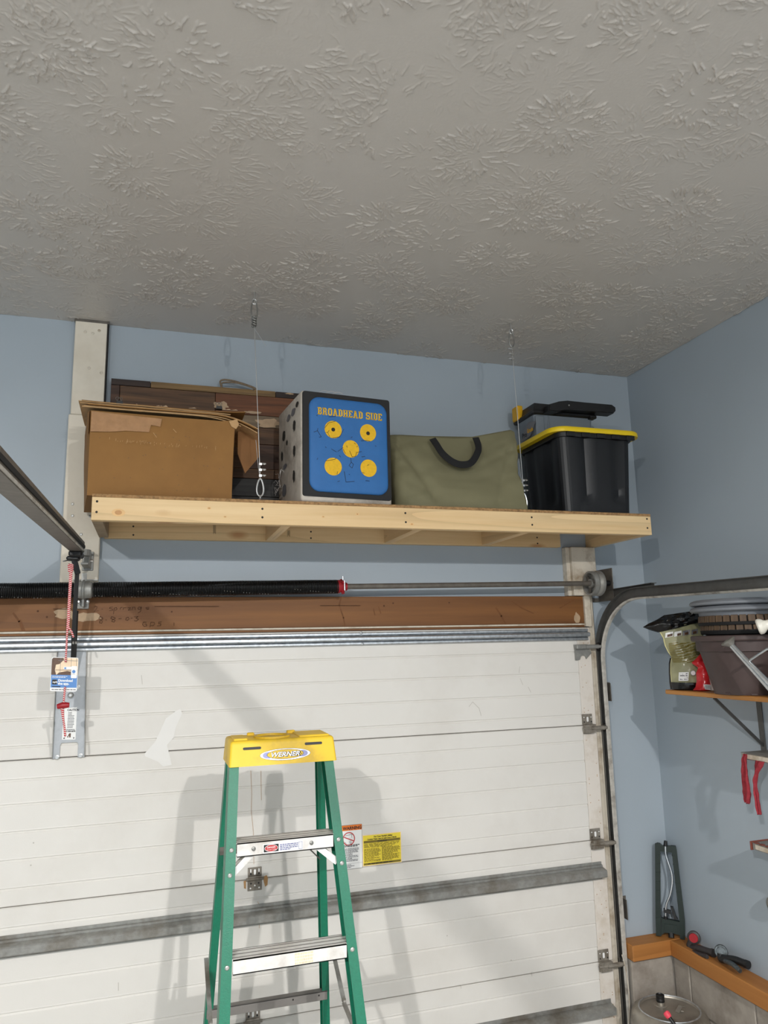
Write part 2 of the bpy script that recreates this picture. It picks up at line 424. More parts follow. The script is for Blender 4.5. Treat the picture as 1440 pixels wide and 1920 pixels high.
# ================================================================== THE ROOM
H = 3.5214; RX0, RY0 = -5.85, -6.6
b = B()
b.box((RX0-.15, 0, 0), (-5.32, .14, H)); b.box((-5.32, 0, 2.145), (-.372, .14, H)); b.box((-.372, 0, .60), (.15, .14, H)); b.box((-.372, 0, 0), (.15, .14, .60))
struct('wall_front', b, 'wall', 'blue painted front wall around and above the garage door', 'wall')
b = B(); b.box((0, RY0-.15, 0), (.15, 0, H)); struct('wall_right', b, 'wall', 'blue painted side wall right of the garage door', 'wall')
b = B(); b.box((RX0-.15, RY0-.15, 0), (RX0, 0, H)); struct('wall_left', b, 'wall', 'blue painted side wall on the left, out of view', 'wall')
b = B(); b.box((RX0, RY0-.15, 0), (0, RY0, H)); struct('wall_back', b, 'wall', 'blue painted wall behind the camera', 'wall')
b = B(); b.box((RX0-.15, RY0-.15, -.1), (.15, .14, 0)); struct('floor', b, 'floor', 'grey concrete garage floor', 'floor')
b = B(); b.box((RX0-.15, RY0-.15, H), (.15, .14, H+.1)); ceil = struct('ceiling', b, 'ceiling', 'off-white ceiling with stomped fan-shaped plaster texture', 'ceiling')
# the plaster skin in real relief: brush stomps leave fans of short ridges round scattered centres
def plaster_skin(x0, x1, y0, y1, st):
    nx, ny = int((x1-x0)/st)+1, int((y1-y0)/st)+1
    Hm = np.zeros((ny, nx), np.float32); rg = np.random.default_rng(11); rd = random.Random(4)
    cell = .20; pts = []
    for gx in np.arange(x0-.1, x1+.1, cell):
        for gy in np.arange(y0-.1, y1+.1, cell*.92):
            pts.append((gx+rd.uniform(-.10, .10), gy+rd.uniform(-.10, .10)))
    for cx, cy in pts:
        strong = rd.choice((.2, .45, .7, 1.0, 1.25)); rot = rd.uniform(0, 6.28); half = rd.random() < .45
        for k in range(rd.randint(80, 190)):
            a = rd.uniform(0, 6.283)
            if half and sin(a-rot) < -.25: continue
            r0 = .125*math.sqrt(rd.uniform(.03, 1)); L = rd.uniform(.010, .030)*rd.choice((1, 1, 1.5)); hh = strong*rd.uniform(.0015, .0052); wd = rd.uniform(.0012, .0020); a2 = a+rd.uniform(-.35, .35)
            px, py = cx+r0*cos(a), cy+r0*sin(a)*.9; dx, dy = cos(a2), sin(a2)
            ex, ey = px+dx*L, py+dy*L; pad = .010
            i0, i1 = int((min(px, ex)-pad-x0)/st), int((max(px, ex)+pad-x0)/st)+1; j0, j1 = int((min(py, ey)-pad-y0)/st), int((max(py, ey)+pad-y0)/st)+1
            i0, j0 = max(i0, 0), max(j0, 0); i1, j1 = min(i1, nx-1), min(j1, ny-1)
            if i1 <= i0 or j1 <= j0: continue
            X = x0+np.arange(i0, i1)*st-px; Y = (y0+np.arange(j0, j1)*st-py)[:, None]
            t = (X*dx+Y*dy)/L; q = -X*dy+Y*dx+.004*np.sin(t*3+k)-.003*rd.random()
            f = hh*np.exp(-(q/wd)**2)*np.clip(np.minimum((t+.12)*5, (1.1-t)*3), 0, 1)
            np.maximum(Hm[j0:j1, i0:i1], f, out=Hm[j0:j1, i0:i1])
    V = np.empty((ny, nx, 3), np.float32); V[..., 0] = x0+np.arange(nx)*st; V[..., 1] = (y0+np.arange(ny)*st)[:, None]; V[..., 2] = H-.0012-Hm
    # the skin thins out to the bare slab at its hidden rim
    xg = x0+np.arange(nx)*st; yg = (y0+np.arange(ny)*st)[:, None]
    rim = np.minimum(np.minimum(xg+3.55+.16*yg, yg+2.15+.287*(xg+2.9)), -.65+.983*(yg+2.236)-xg)
    V[..., 2] = H-(.0012+Hm)*np.clip(rim/.06, 0, 1)+.0003*(rim < .01)
    V[..., 0] -= ORG[ceil.name].x; V[..., 1] -= ORG[ceil.name].y; V[..., 2] -= ORG[ceil.name].z
    # keep only the part of the ceiling that can be seen (with a margin)
    xs = x0+(np.arange(nx-1)+.5)*st; ys = (y0+(np.arange(ny-1)+.5)*st)[:, None]
    keep = (xs > -3.55+.16*(-ys)) & (ys > -2.15-.287*(xs+2.9)) & (xs < -.65+.983*(ys+2.236))
    idx = np.arange(nx*ny, dtype=np.int32).reshape(ny, nx)
    Q = np.stack([idx[:-1, :-1], idx[1:, :-1], idx[1:, 1:], idx[:-1, 1:]], -1)[keep]
    used = np.unique(Q); remap = np.zeros(nx*ny, np.int32); remap[used] = np.arange(len(used), dtype=np.int32); Q = remap[Q]; V = V.reshape(-1, 3)[used]; nv = len(used)
    me = bpy.data.meshes.new('plaster_ridges'); me.vertices.add(nv); me.vertices.foreach_set('co', V.ravel())
    me.loops.add(Q.size); me.loops.foreach_set('vertex_index', Q.ravel()); me.polygons.add(len(Q)); me.polygons.foreach_set('loop_start', np.arange(0, Q.size, 4, dtype=np.int32))
    me.update(calc_edges=True); me.polygons.foreach_set('use_smooth', np.ones(len(Q), bool)); me.materials.append(M['ceiling'])
    o = bpy.data.objects.new('plaster_ridges', me); COL.objects.link(o); o.parent = ceil; o['kind'] = 'stuff'; ORG[o.name] = ORG[ceil.name]
plaster_skin(-3.75, .0, -3.0, .0, .0027)

# foundation of concrete blocks below the wooden plate
base = thing('wall_foundation', (-.2, -.04, 0), 'bare concrete block foundation below the orange wooden plates in the corner', 'wall', kind='structure')
b = B(); b.box((-.309, -.070, 0), (0, 0, .566)); b.box((-.070, -5.5, 0), (0, -.07, .566)); obj('mortar_bed', b, 'mortar', base)
ZC = [(.374, .564), (.176, .366), (0.002, .168)]
for ci, (z0, z1) in enumerate(ZC):
    xs = [(-.308, -.078)] if ci != 1 else [(-.308, -.235), (-.227, -.078)]
    for x0, x1 in xs:
        b = B(); b.box((x0, -.078, z0), (x1, -.02, z1), .004); obj('block', b, 'block', base)
    y = -.086 if ci != 1 else -.086; first = .105 if ci != 1 else .30
    while y > -2.6:
        L = first if y > -.09 else .39
        b = B(); b.box((-.078, y-L, z0), (-.02, y, z1), .004); obj('block', b, 'block', base); y -= L+.009
# wooden plates
b = B(); b.box((-.311, -.101, .566), (-.002, 0, .636), .004)
struct('trim_1', b, 'ledge', 'short orange wooden plate ending at the door track', 'trim')
b = B(); b.box((-.101, -5.5, .566), (0, -.1015, .636), .004)
struct('trim_2', b, 'ledge_y', 'long orange wooden plate running along the right wall', 'trim')
# nailer boards, posts, header
t = thing('trim_3', (-2.82, -.02, 2.36), 'wide white board screwed to the wall below the shelf, left', 'trim', kind='structure')
b = B(); b.box((-2.895, -.042, 2.345), (-2.745, 0, 3.075), .003); obj('board', b, 'white_trim', t)
for x, y in ((136, 945), (136, 967), (152, 1002), (168, 949), (169, 968)):
    p = atY(x, y, -.042); b = B(); b.lathe([(.006, 0), (.006, .0015), (.004, .002)], p, (0, -1, 0), 12); obj('screw_head', b, 'zinc_dark', t)
t = thing('trim_4', (-2.82, -.02, 3.08), 'upper white board reaching the ceiling above the cardboard box', 'trim', kind='structure')
b = B(); b.box((-2.889, -.036, 3.077), (-2.755, 0, 3.516), .003); obj('board', b, 'white_trim', t)
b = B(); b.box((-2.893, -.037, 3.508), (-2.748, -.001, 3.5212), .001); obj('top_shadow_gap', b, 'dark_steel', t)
b = B(); b.box((-2.755, -.036, 3.0), (-2.749, -.001, 3.51)); obj('edge_gap', b, 'gap', t)
for x, y in ((167, 690), (190, 699), (160, 622), (174, 625), (186, 620)):
    p = atY(x, y, -.036); b = B(); b.lathe([(.007, 0), (.006, .001), (.003, .0015)], p, (0, -1, 0), 10); obj('nail_dimple', b, 'old_white', t)
t = thing('trim_5', (-1.8, -.02, 2.14), 'brown wooden header beam with pencilled notes above the door', 'trim', kind='structure')
b = B(); b.box((-5.3, -.038, 2.146), (-.408, -.001, 2.284), .002); obj('beam', b, 'fir', t)
pr = Print((0, -.0386, 0), XA, ZA, .0002)
def pen(strokes, wd=.0019):
    for s_ in strokes: pr.line([(atY(x, y, -.0386).x, atY(x, y, -.0386).z) for x, y in s_], wd, 'pencil')
def Q(l): return [(160+x*260/1440, 1080+y*260/1440) for x, y in l]
pen([Q(l) for l in [[(92, 325), (110, 312), (122, 320), (116, 342), (92, 368), (138, 362)], [(168, 345), (182, 344)], [(285, 322), (255, 326), (250, 335), (280, 342), (285, 355), (250, 360)],
    [(300, 330), (292, 395)], [(300, 335), (322, 328), (330, 342), (318, 355), (298, 352)], [(362, 345), (366, 328), (385, 326)], [(392, 350), (398, 330), (425, 330)], [(440, 332), (470, 330), (445, 355), (475, 352)],
    [(487, 355), (492, 325), (515, 322), (518, 350)], [(575, 325), (555, 322), (545, 338), (560, 348), (578, 338), (582, 322), (575, 368), (545, 385)], [(665, 325), (630, 328), (632, 338), (662, 342), (640, 350)],
    [(178, 432), (155, 422), (140, 440), (178, 470), (170, 492), (148, 485), (150, 468), (182, 445), (178, 432)], [(212, 455), (220, 455)],
    [(300, 430), (272, 422), (265, 440), (310, 460), (300, 478), (275, 472), (280, 455), (312, 438), (300, 430)], [(345, 445), (378, 442)], [(445, 428), (425, 435), (420, 455), (440, 460), (455, 445), (445, 428)],
    [(472, 438), (490, 436)], [(505, 425), (548, 420), (525, 438), (552, 450), (530, 468), (508, 462)],
    [(635, 480), (605, 478), (595, 505), (612, 525), (640, 515), (636, 500), (615, 502)], [(672, 530), (680, 482)], [(680, 480), (715, 482), (722, 500), (705, 515), (678, 515)], [(790, 475), (762, 478), (760, 492), (785, 498), (782, 515), (745, 518)], [(920, 485), (922, 515)]]])
for x0, x1, y in ((100, 160, 1142), (290, 420, 1137), (600, 690, 1135.5)):
    pr.line([(atY(x, y+(k % 2)*.8, -.0386).x, atY(x, y, -.0386).z) for k, x in enumerate(range(x0, x1, 15))], .0022, 'pencil')
pr.obj('pencil_note', t)
pr = Print((0, -.0384, 0), XA, ZA, .0001)
for px, py, sx_, sz_ in ((160, 1157, .055, .018), (120, 1150, .035, .022), (1082, 1160, .018, .03)):
    c = atY(px, py, -.0384); pts = []
    for i in range(22):
        a = 2*pi*i/22; k = 1+.35*nz((px, cos(a)*2, sin(a)*2))
        pts.append((min(c.x+sx_*k*cos(a), -.412), max(2.149, min(c.z+sz_*k*sin(a), 2.28))))
    pr.poly(pts, 'paint_white')
pr.obj('overspray_patch', t)
pr = Print((0, -.0387, 0), XA, ZA, .0001)
for l, wd in (([(25, 1150), (36, 1165), (42, 1182)], .008), ([(38, 1162), (46, 1182)], .005), ([(640, 1118), (636, 1135), (644, 1158), (647, 1181)], .006), ([(700, 1142), (703, 1153)], .004), ([(710, 1138), (714, 1150)], .004), ([(930, 1140), (940, 1155), (948, 1172)], .008), ([(960, 1128), (978, 1140), (1000, 1150)], .005), ([(1050, 1140), (1075, 1125)], .006)):
    pr.line([(atY(x, y, -.0387).x, max(2.148, min(2.283, atY(x, y, -.0387).z))) for x, y in l], wd, 'grain_dark')
for px, py in ((737, 1131), (71, 1146), (88, 1157), (322, 1147), (720, 1136), (842, 1130)): p = atY(px, py, -.0387); pr.disc(p.x, p.z, .004, .004, 'pencil', 8)
pr.obj('grain_marks', t)
t = thing('trim_6', (-1.8, -.02, 2.12), 'white stop moulding and brown strip under the header beam', 'trim', kind='structure')
b = B(); b.box((-5.3, -.040, 2.1375), (-.408, -.004, 2.1455), .001); obj('moulding', b, 'old_white', t)
b = B(); b.box((-5.3, -.033, 2.128), (-.402, -.004, 2.1372)); obj('rusty_strip', b, 'fir', t)
t = thing('trim_7', (-.4, -.03, 0), 'white door jamb of stacked boards at the right door edge', 'trim', kind='structure')
b = B(); b.box((-.470, -.060, 2.286), (-.330, 0, 2.536), .003); obj('post', b, 'old_white', t)
b = B(); b.box((-.492, -.040, 2.286), (-.4705, 0, 2.536), .002); obj('post_edge', b, 'old_white', t)
b = B(); b.box((-.407, -.050, 2.130), (-.372, 0, 2.2855), .002); obj('jamb_strip', b, 'old_white', t)
b = B(); b.box((-.371, -.016, .02), (-.338, 0, 2.2855), .003); obj('jamb_board', b, 'old_white', t)

# ================================================================== GARAGE DOOR
dr = thing('door_1', (-2.8, -.03, 0), 'white sectional garage door with horizontal grooves', 'garage door', kind='structure')
DX0, DX1 = -5.28, -.378
DF = -.030
JT = [2.126, 1.642, 1.102, .561, .02]
def panel(z0, z1, offs):
    prof = [(.015, z0), (DF+.004, z0), (DF, z0+.003)]
    for g in sorted(z1-o for o in offs):
        prof += [(DF, g-.0065), (DF+.0035, g-.002), (DF+.0035, g+.001), (DF-.0008, g+.0045), (DF, g+.009)]
    prof += [(DF, z1-.003), (DF+.004, z1), (.015, z1)]
    b = B(); b.prism([(y, z) for y, z in prof], (DX0, 0, 0), YA, ZA, DX1-DX0-.078); return b
GR = [.073, .166, .268, .371, .474]
obj('door_section', panel(JT[1]+.0015, JT[0], [2.126-v for v in (2.002, 1.900, 1.798, 1.694)]), 'door', dr)
for i in (1, 2, 3):
    obj('door_section', panel(JT[i+1]+.0015, JT[i]-.0015, GR), 'door', dr)
for i in range(4):
    b = B(); b.box((DX1-.0765, .015, JT[i+1]+.0015), (DX1, DF-.0015, JT[i]-.0015), .0015); st = obj('end_stile', b, 'stile', dr)
    b = B()
    for k in range(12):
        x = random.choice([DX1-.062, DX1-.04, DX1-.015]); z = random.uniform(JT[i+1]+.05, JT[i]-.06)
        b.lathe([(.0022, 0), (.0018, .001)], (x, DF-.0016, z), (0, -1, 0), 6)
    obj('screw_row', b, 'rust', st)
b = B(); b.box((DX0, .005, .02), (DX1, .014, 2.12)); obj('door_core', b, 'gap', dr)
# struts: hat section bars
def strut(z, hh, out, x1, mat, split=None):
    b = B()
    f = .35*hh
    prof = [(DF-.002, z-hh), (DF-.004, z-hh), (DF-.004, z-hh+f), (DF-out, z-hh+f+.006), (DF-out, z+hh-f-.006), (DF-.004, z+hh-f), (DF-.004, z+hh), (DF-.002, z+hh)]
    b.prism(prof, (DX0, 0, 0), YA, ZA, x1-DX0); return obj('strut', b, mat, dr)
# top strut has three ribs
b = B(); zt = 2.093
prof = [(DF-.002, 2.062), (DF-.016, 2.062), (DF-.018, 2.066), (DF-.018, 2.072), (DF-.010, 2.077), (DF-.034, 2.081), (DF-.038, 2.085), (DF-.038, 2.095), (DF-.034, 2.099), (DF-.010, 2.104), (DF-.018, 2.108), (DF-.018, 2.115), (DF-.016, 2.119), (DF-.002, 2.119)]
b.prism(prof, (DX0, 0, 0), YA, ZA, -.398-DX0); stt = obj('strut', b, 'galv', dr, label='bright three-ribbed galvanised strut along the door top')
for px, py in ((677, 1187), (679, 1207)):
    p = atY(px, py, DF-.018); b = B(); b.lathe([(.007, 0), (.007, .003), (.003, .005)], p, (0, -1, 0), 6); obj('bolt', b, 'galv', stt)
b = B(); b.prism([(DF-.002, .925), (DF-.004, .925), (DF-.004, .938), (DF-.046, .943), (DF-.050, .947), (DF-.050, .972), (DF-.046, .976), (DF-.014, .982), (DF-.014, .990), (DF-.004, .992), (DF-.004, 1.004), (DF-.002, 1.004)], (DX0, 0, 0), YA, ZA, -.405-DX0)
obj('strut', b, 'galv_dull', dr, label='dull grey strut across the lower door')
b = B(); b.prism([(DF-.002, .330), (DF-.004, .330), (DF-.004, .343), (DF-.046, .348), (DF-.046, .376), (DF-.004, .384), (DF-.004, .400), (DF-.002, .400)], (DX0, 0, 0), YA, ZA, -.405-DX0); obj('strut', b, 'galv_dull', dr)
# centre hinges
def hinge_leaf(b, x, z, wd, hh, t_=.003, y=DF-.002):
    b.box((x-wd/2, y-t_, z-hh/2), (x+wd/2, y, z+hh/2), .0015)
def hinge(x, z, dark=True):
    b = B(); hinge_leaf(b, x, z+.026, .058, .045); hinge_leaf(b, x, z-.022, .060, .042)
    b.prism([(-.030, 0), (.030, 0), (.026, .012), (-.026, .012)], (x, DF-.006, z+.004), XA, ZA, .008)
    h = obj('hinge', b, 'hinge', dr)
    b = B(); b.tube([(x-.037, DF-.012, z+.004), (x+.037, DF-.012, z+.004)], .006, 10); obj('pin', b, 'hinge', h)
    pr = Print((x, DF-.0053, z), XA, ZA)
    for dx in (-.017, .017): pr.poly(rrect(.005, .014, .0024, 3, dx, .036), 'white_print')
    pr.poly(rrect(.009, .022, .0044, 3, 0, .030), 'white_print')
    for dx, dz in ((-.016, -.014), (.016, -.014), (-.018, -.032), (.018, -.032), (0, -.022)): pr.disc(dx, dz, .0035, .0035, 'white_print' if dz != -.014 else 'black_print', 10)
    for dx in (-.017, .017): pr.disc(dx, .024, .004, .004, 'black_print', 10)
    pr.obj('hole_pattern', h)
    return h
h1 = hinge(-2.075, 1.102); hinge(-2.078, .561)
# rust marks beside the upper hinge
pr = Print((-2.075, DF-.0004, 1.102), XA, ZA)
pr.poly([(.036, .005), (.05, .012), (.056, 0), (.054, -.028), (.044, -.034), (.038, -.012)], 'rust'); pr.poly([(-.046, -.002), (-.036, .0), (-.036, -.034), (-.044, -.03)], 'rust')
pr.obj('rust_stain', dr)
M['scuff'] = pm('grey_scuff', (186, 182, 174), .6)
M['light_patch'] = pm('light_patch_white', (228, 226, 222), .4, var=.01)  # a shade brighter than the door skin, stands in for reflected light
# a patch of reflected light painted paler on the skin, plus scuffs and dribbles
pr = Print((0, DF-.0012, 0), XA, ZA, .0001)
def Pd(x, y): p = atY(x, y, DF); return (p.x, p.z)
pr.poly([Pd(*q) for q in [(338, 1329), (342, 1337), (330, 1363), (326, 1382), (313, 1397), (319, 1420), (322, 1434), (306, 1437), (296, 1428), (272, 1418), (271, 1413), (290, 1392), (300, 1372), (311, 1347), (330, 1333)]], 'light_patch')
for l in ([(265, 1266), (267, 1283)], [(974, 1250), (973, 1262)], [(975, 1272), (980, 1284)], [(879, 1325), (886, 1316), (898, 1328), (902, 1342)], [(990, 1288), (995, 1298)], [(222, 1842), (222, 1857)], [(997, 1822), (997, 1830)], [(864, 1847), (864, 1853)]):
    pr.line([Pd(*q) for q in l], .0020, 'scuff')
for l in ([(470, 1445), (472, 1490), (471, 1520), (475, 1560), (476, 1620)], [(489, 1445), (490, 1500)], [(483, 1690), (487, 1700), (486, 1740)]):
    pr.line([Pd(*q) for q in l], .0013, 'rust')
for x, y in ((63, 1580), (58, 1622), (87, 1691), (838, 1754), (1036, 1907), (958, 1800)): pr.disc(*Pd(x, y), .003, .003, 'scuff', 8)
pr.obj('scuffs_and_light_patch', dr)
# right-hand hinges with rollers
for k, (z, top) in enumerate(((2.010, True), (1.642, False), (1.102, False), (.561, False))):
    x = -.430; b = B()
    if not top:
        hinge_leaf(b, x, z+.030, .058, .050, y=DF-.004); hinge_leaf(b, x-.004, z-.022, .046, .036, y=DF-.004)
        b.prism([(-.028, -.028), (.03, -.028), (.034, .012), (-.024, .012)], (x, DF-.007, z-.006), XA, ZA, .022)
    else:
        b.prism([(-.05, .03), (.03, .03), (.034, .012), (.05, -.014), (.016, -.044), (.012, -.03), (.0, -.024), (-.014, -.03), (-.02, -.046), (-.046, -.048), (-.046, .0)], (x, DF-.006, z), XA, ZA, .004)
        b.box((x-.046, DF-.034, z+.008), (x+.006, DF-.006, z+.030), .003)
    h = obj('hinge', b, 'galv_dull' if top else 'hinge', dr)
    pr = Print((x, DF-.0085 if not top else DF-.0103, z), XA, ZA)
    if not top:
        pr.poly(rrect(.011, .024, .005, 4, 0, .030), 'white_print')
        for dx in (-.02, .02): pr.disc(dx, .040, .003, .003, 'white_print', 8); pr.disc(dx, .018, .0035, .0035, 'black_print', 8)
        pr.obj('hole_pattern', h)
    zr = z-.012 if not top else z+.018
    b = B(); b.tube([(x-.035, DF-.022, zr), (-.335, DF-.030, zr)], .0075, 12); b.tube([(x+.008, DF-.024, zr), (-.350, DF-.029, zr)], .0105, 12); obj('roller_stem', b, 'galv_dull' if top else 'hinge', h)
    b = B(); b.lathe([(.008, -.005), (.019, -.005), (.021, 0), (.019, .005), (.008, .005)], (-.334, DF-.004, zr), (1, 0, 0), 18); obj('roller', b, 'black', h)
# opener bracket plate in the middle of the top section
xb0, xb1 = -2.893, -2.772; b = B()
zb0, zb1 = 1.640, 2.062
pl = [(0, 0), (.026, 0), (.026, .052), (.032, .060), (.088, .060), (.094, .052), (.094, 0), (.121, 0), (.110, zb1-zb0), (.000-.002, zb1-zb0)]
b.prism([(x, z) for x, z in pl], (-2.885, DF-.002, zb0), XA, ZA, .004)
M['plate'] = pm('plain_zinc_plate', (172, 176, 180), .5, .35, var=.06, vs=60, bump=.05)
br = obj('opener_bracket', b, 'plate', dr, label='flat galvanised plate where the opener arm joins the door')
for s in (0, 1):
    b = B(); x0 = -2.885 if s == 0 else -2.765; x1 = -2.888 if s == 0 else -2.776
    b.obox((x0, DF-.009, zb0), (x1, DF-.009, zb1), .0025, .014, (0, 1, 0)); obj('plate_flange', b, 'galv_dull', br)
for px, py in ((107, 1420), (151, 1417), (146, 1288)):
    p = atY(px, py, DF-.006); b = B(); b.lathe([(.009, 0), (.009, .003), (.006, .004), (.006, .007)], p, (0, -1, 0), 10); obj('bolt', b, 'zinc', br)
p = atY(133, 1303, DF-.006); b = B(); b.lathe([(.012, 0), (.012, .012), (.009, .016), (.009, .024), (.005, .026)], p, (0, -1, 0), 12); obj('clevis_bolt', b, 'zinc', br)
pr = Print((0, DF-.0066, 0), XA, ZA)
cq = [atY(*q, DF-.0066) for q in ((120, 1328), (144.5, 1326), (141.5, 1386.5), (116, 1387))]
pr.poly([(p.x, p.z) for p in cq], 'white_print'); pr.obj('caution_label', br)
def caution():
    o = atY(116.5, 1387, DF-.0072); tr = atY(121, 1328, DF-.0072); rt = atY(141.5, 1386.5, DF-.0072)
    u = (rt-o).normalized(); v = (tr-o).normalized(); wd = (rt-o).length; hh = (tr-o).length
    p = Print(o, u, v, .0001); p.text('CAUTION', wd*.22, hh*.915, hh*.085, 'black_print', .0004, sx=.95)
    p.lines(wd*.30, hh*.36, wd*.8, hh*.88, 11, 'grey_print', .5, 5); p.lines(wd*.25, hh*.30, wd*.9, hh*.33, 1, 'grey_print', .9, 2)
    p.text('0 363-6676', wd*.27, hh*.245, hh*.06, 'black_print', .0004)
    p.poly([(wd*.36, hh*.07), (wd*.62, hh*.07), (wd*.62, hh*.2), (wd*.5, hh*.2), (wd*.36, hh*.09)], 'brown_print'); p.rect(wd*.45, hh*.07, wd*.5, hh*.12, 'white_print')
    p.rect(wd*.08, hh*.03, wd*.2, hh*.06, 'black_print'); p.rect(wd*.82, hh*.03, wd*.9, hh*.07, 'black_print')
    p.obj('caution_print', br)
caution()
# warning stickers
pr = Print((-1.699, DF-.0008, 1.100), XA, ZA); W, Hh = .094, .180
pr.rect(-.001, -.001, W+.001, Hh+.001, 'black_print'); pr.rect(0, 0, W, Hh, 'white_print'); pr.rect(0, Hh-.022, W, Hh, 'orange_print')
wl = pr.obj('warning_sticker', dr, label='white warning sticker with an orange heading')
pr = Print((-1.699, DF-.0022, 1.100), XA, ZA, .0001)
pr.text('WARNING', .008, Hh-.018, .0178, 'black_print', .0006, sx=.98)
pr.ring(.034, Hh-.056, .024, .028, 'red_print'); pr.line([(.014, Hh-.048), (.056, Hh-.066)], .004, 'red_print')
for l in ([(.018, Hh-.042), (.05, Hh-.038)], [(.048, Hh-.038), (.048, Hh-.052)], [(.036, Hh-.066), (.042, Hh-.078)], [(.042, Hh-.064), (.046, Hh-.076)], [(.016, Hh-.068), (.022, Hh-.074)]): pr.line(l, .0016, 'grey_print')
pr.lines(.008, .09, W-.012, .1, 2, 'black_print', .6, 3); pr.lines(.008, .03, W-.016, .086, 11, 'grey_print', .5, 4); pr.rect(0, .022, W, .0226, 'grey_print'); pr.lines(.01, .004, W-.03, .02, 3, 'grey_print', .5, 6)
pr.obj('warning_print', wl)
pr = Print((-1.600, DF-.0008, 1.106), XA, ZA); W, Hh = .175, .124
pr.rect(-.003, -.003, W+.003, Hh+.003, 'peach_print'); pr.rect(0, 0, W, Hh, 'yellow_print')
yl = pr.obj('safety_sticker', dr, label='yellow sticker with two columns of small print')
pr = Print((-1.600, DF-.0022, 1.106), XA, ZA, .0001)
pr.text("For Your Family's Safety", .05, Hh-.0105, .0088, 'black_print', .0003); pr.text('Conduct These Tests At Least Once A Month', .02, Hh-.0195, .0078, 'black_print', .0003, sx=.92)
pr.rect(.003, Hh-.032, W-.003, Hh-.022, 'olive_print'); pr.text('WARNING', .066, Hh-.0308, .009, 'black_print', .0003)
pr.lines(.004, Hh-.052, W-.006, Hh-.034, 5, 'olive_print', .5, 8); pr.lines(.004, .014, .080, Hh-.055, 13, 'olive_print', .55, 9); pr.lines(.086, .014, W-.005, Hh-.050, 14, 'olive_print', .55, 10)
pr.rect(.002, .002, W-.002, .010, 'olive_print'); pr.lines(.02, .003, W-.02, .009, 1, 'black_print', .5, 12)
pr.obj('safety_print', yl)

# ================================================================== TRACK, TORSION SPRING, OPENER
t = thing('door_track', (-.33, -.05, 0), 'grey steel door track curving from the jamb back along the right wall', 'track')
path = [(-.030, .02), (-.030, .6), (-.030, 1.2), (-.030, 1.95)]
for k in range(1, 15):
    a = pi/2*k/15; path.append((-.030-.345*(1-cos(a)), 1.95+.325*sin(a)))
path += [(-.39, 2.2745), (-1.2, 2.256), (-2.4, 2.228)]
def sweep(sec, mat, name, parent):
    # sec: (x, n) cross-section, n along the local normal (towards the door side / up)
    b = B(); rings = []
    for i, (y, z) in enumerate(path):
        a = path[max(0, i-1)]; c = path[min(len(path)-1, i+1)]; d = Vector((c[0]-a[0], c[1]-a[1])).normalized(); n = Vector((d.y, -d.x))   # n points to +y for an upward path
        rings.append([b.b.verts.new((x, y+n.x*q, z+n.y*q)) for x, q in sec])
    k = len(sec)
    for r0, r1 in zip(rings, rings[1:]):
        for j in range(k): b.b.faces.new((r0[j], r0[(j+1) % k], r1[(j+1) % k], r1[j]))
    b.b.faces.new(rings[0]); b.b.faces.new(rings[-1][::-1]); return obj(name, b, mat, parent, smooth=35)
sweep([(-.316, -.025), (-.316, .025), (-.318, .025), (-.318, -.025)], 'track', 'track_web', t)
sweep([(-.316, .025), (-.316, .028), (-.340, .028), (-.340, .025)], 'track', 'track_back_flange', t)
sweep([(-.316, -.028), (-.316, -.025), (-.328, -.025), (-.333, -.019), (-.336, -.021), (-.330, -.028)], 'track_edge', 'track_front_flange', t)
b = B(); b.obox((-.298, -.12, 2.284), (-.298, -.47, 2.290), .003, .05, (0, 0, 1)); b.obox((-.30, -.12, 2.310), (-.30, -.47, 2.316), .03, .003, (0, 0, 1)); an = obj('flag_bracket', b, 'track', t)
b = B(); b.box((-.300, -.150, 2.255), (-.296, -.015, 2.42), .002); b.box((-.40, -.012, 2.255), (-.296, -.004, 2.275)); obj('bearing_plate', b, 'dark_steel', an)
for px, py in ((1187, 1118), (1190, 1117), (1177, 1119)):
    p = atX(px, py, -.3045); b = B(); b.lathe([(.006, 0), (.006, .002), (.003, .003)], p, (-1, 0, 0), 10); obj('bolt', b, 'galv', t)
for z in (1.80, .78):
    b = B(); b.box((-.298, -.060, z-.045), (-.295, -.001, z+.045), .002); b.box((-.298, -.004, z-.045), (-.262, -.001, z+.045), .001); obj('wall_bracket', b, 'dark_steel', t)

t = thing('torsion_spring_bar', (-1.8, -.12, 2.30), 'long steel shaft with black coil springs above the door header', 'spring')
def shz(x): return 2.343+.0145*(x+.4)
SY = -.120
b = B(); b.tube([(x, SY, shz(x)) for x in (-5.0, -3.0, -1.0, -.30)], .0125, 14); obj('shaft', b, 'dark_steel', t)
b = B(); b.tube([(-.333, SY, shz(-.33)), (-.285, SY, shz(-.29))], .014, 14); obj('shaft_tip', b, 'black', t)
def coil(x0, x1, r, wr, name):
    b = B(); n = int((x1-x0)/(2*wr*1.06)); pts = []; q = 12
    for i in range(n*q+1):
        x = x0+(x1-x0)*i/(n*q); a = 2*pi*i/q; rr = (r+.001)*(1+.012*sin(i*.013))
        pts.append((x, SY+rr*cos(a), shz(x)+rr*sin(a)))
    b.tube(pts, wr, 5); s = obj(name, b, 'black_steel', t, smooth=180); s['kind'] = 'stuff'; return s
del_ = coil(-2.755, -1.725, .0285, .0031, 'coil_spring'); del del_['kind']
del_ = coil(-3.75, -2.83, .0285, .0031, 'coil_spring'); del del_['kind']
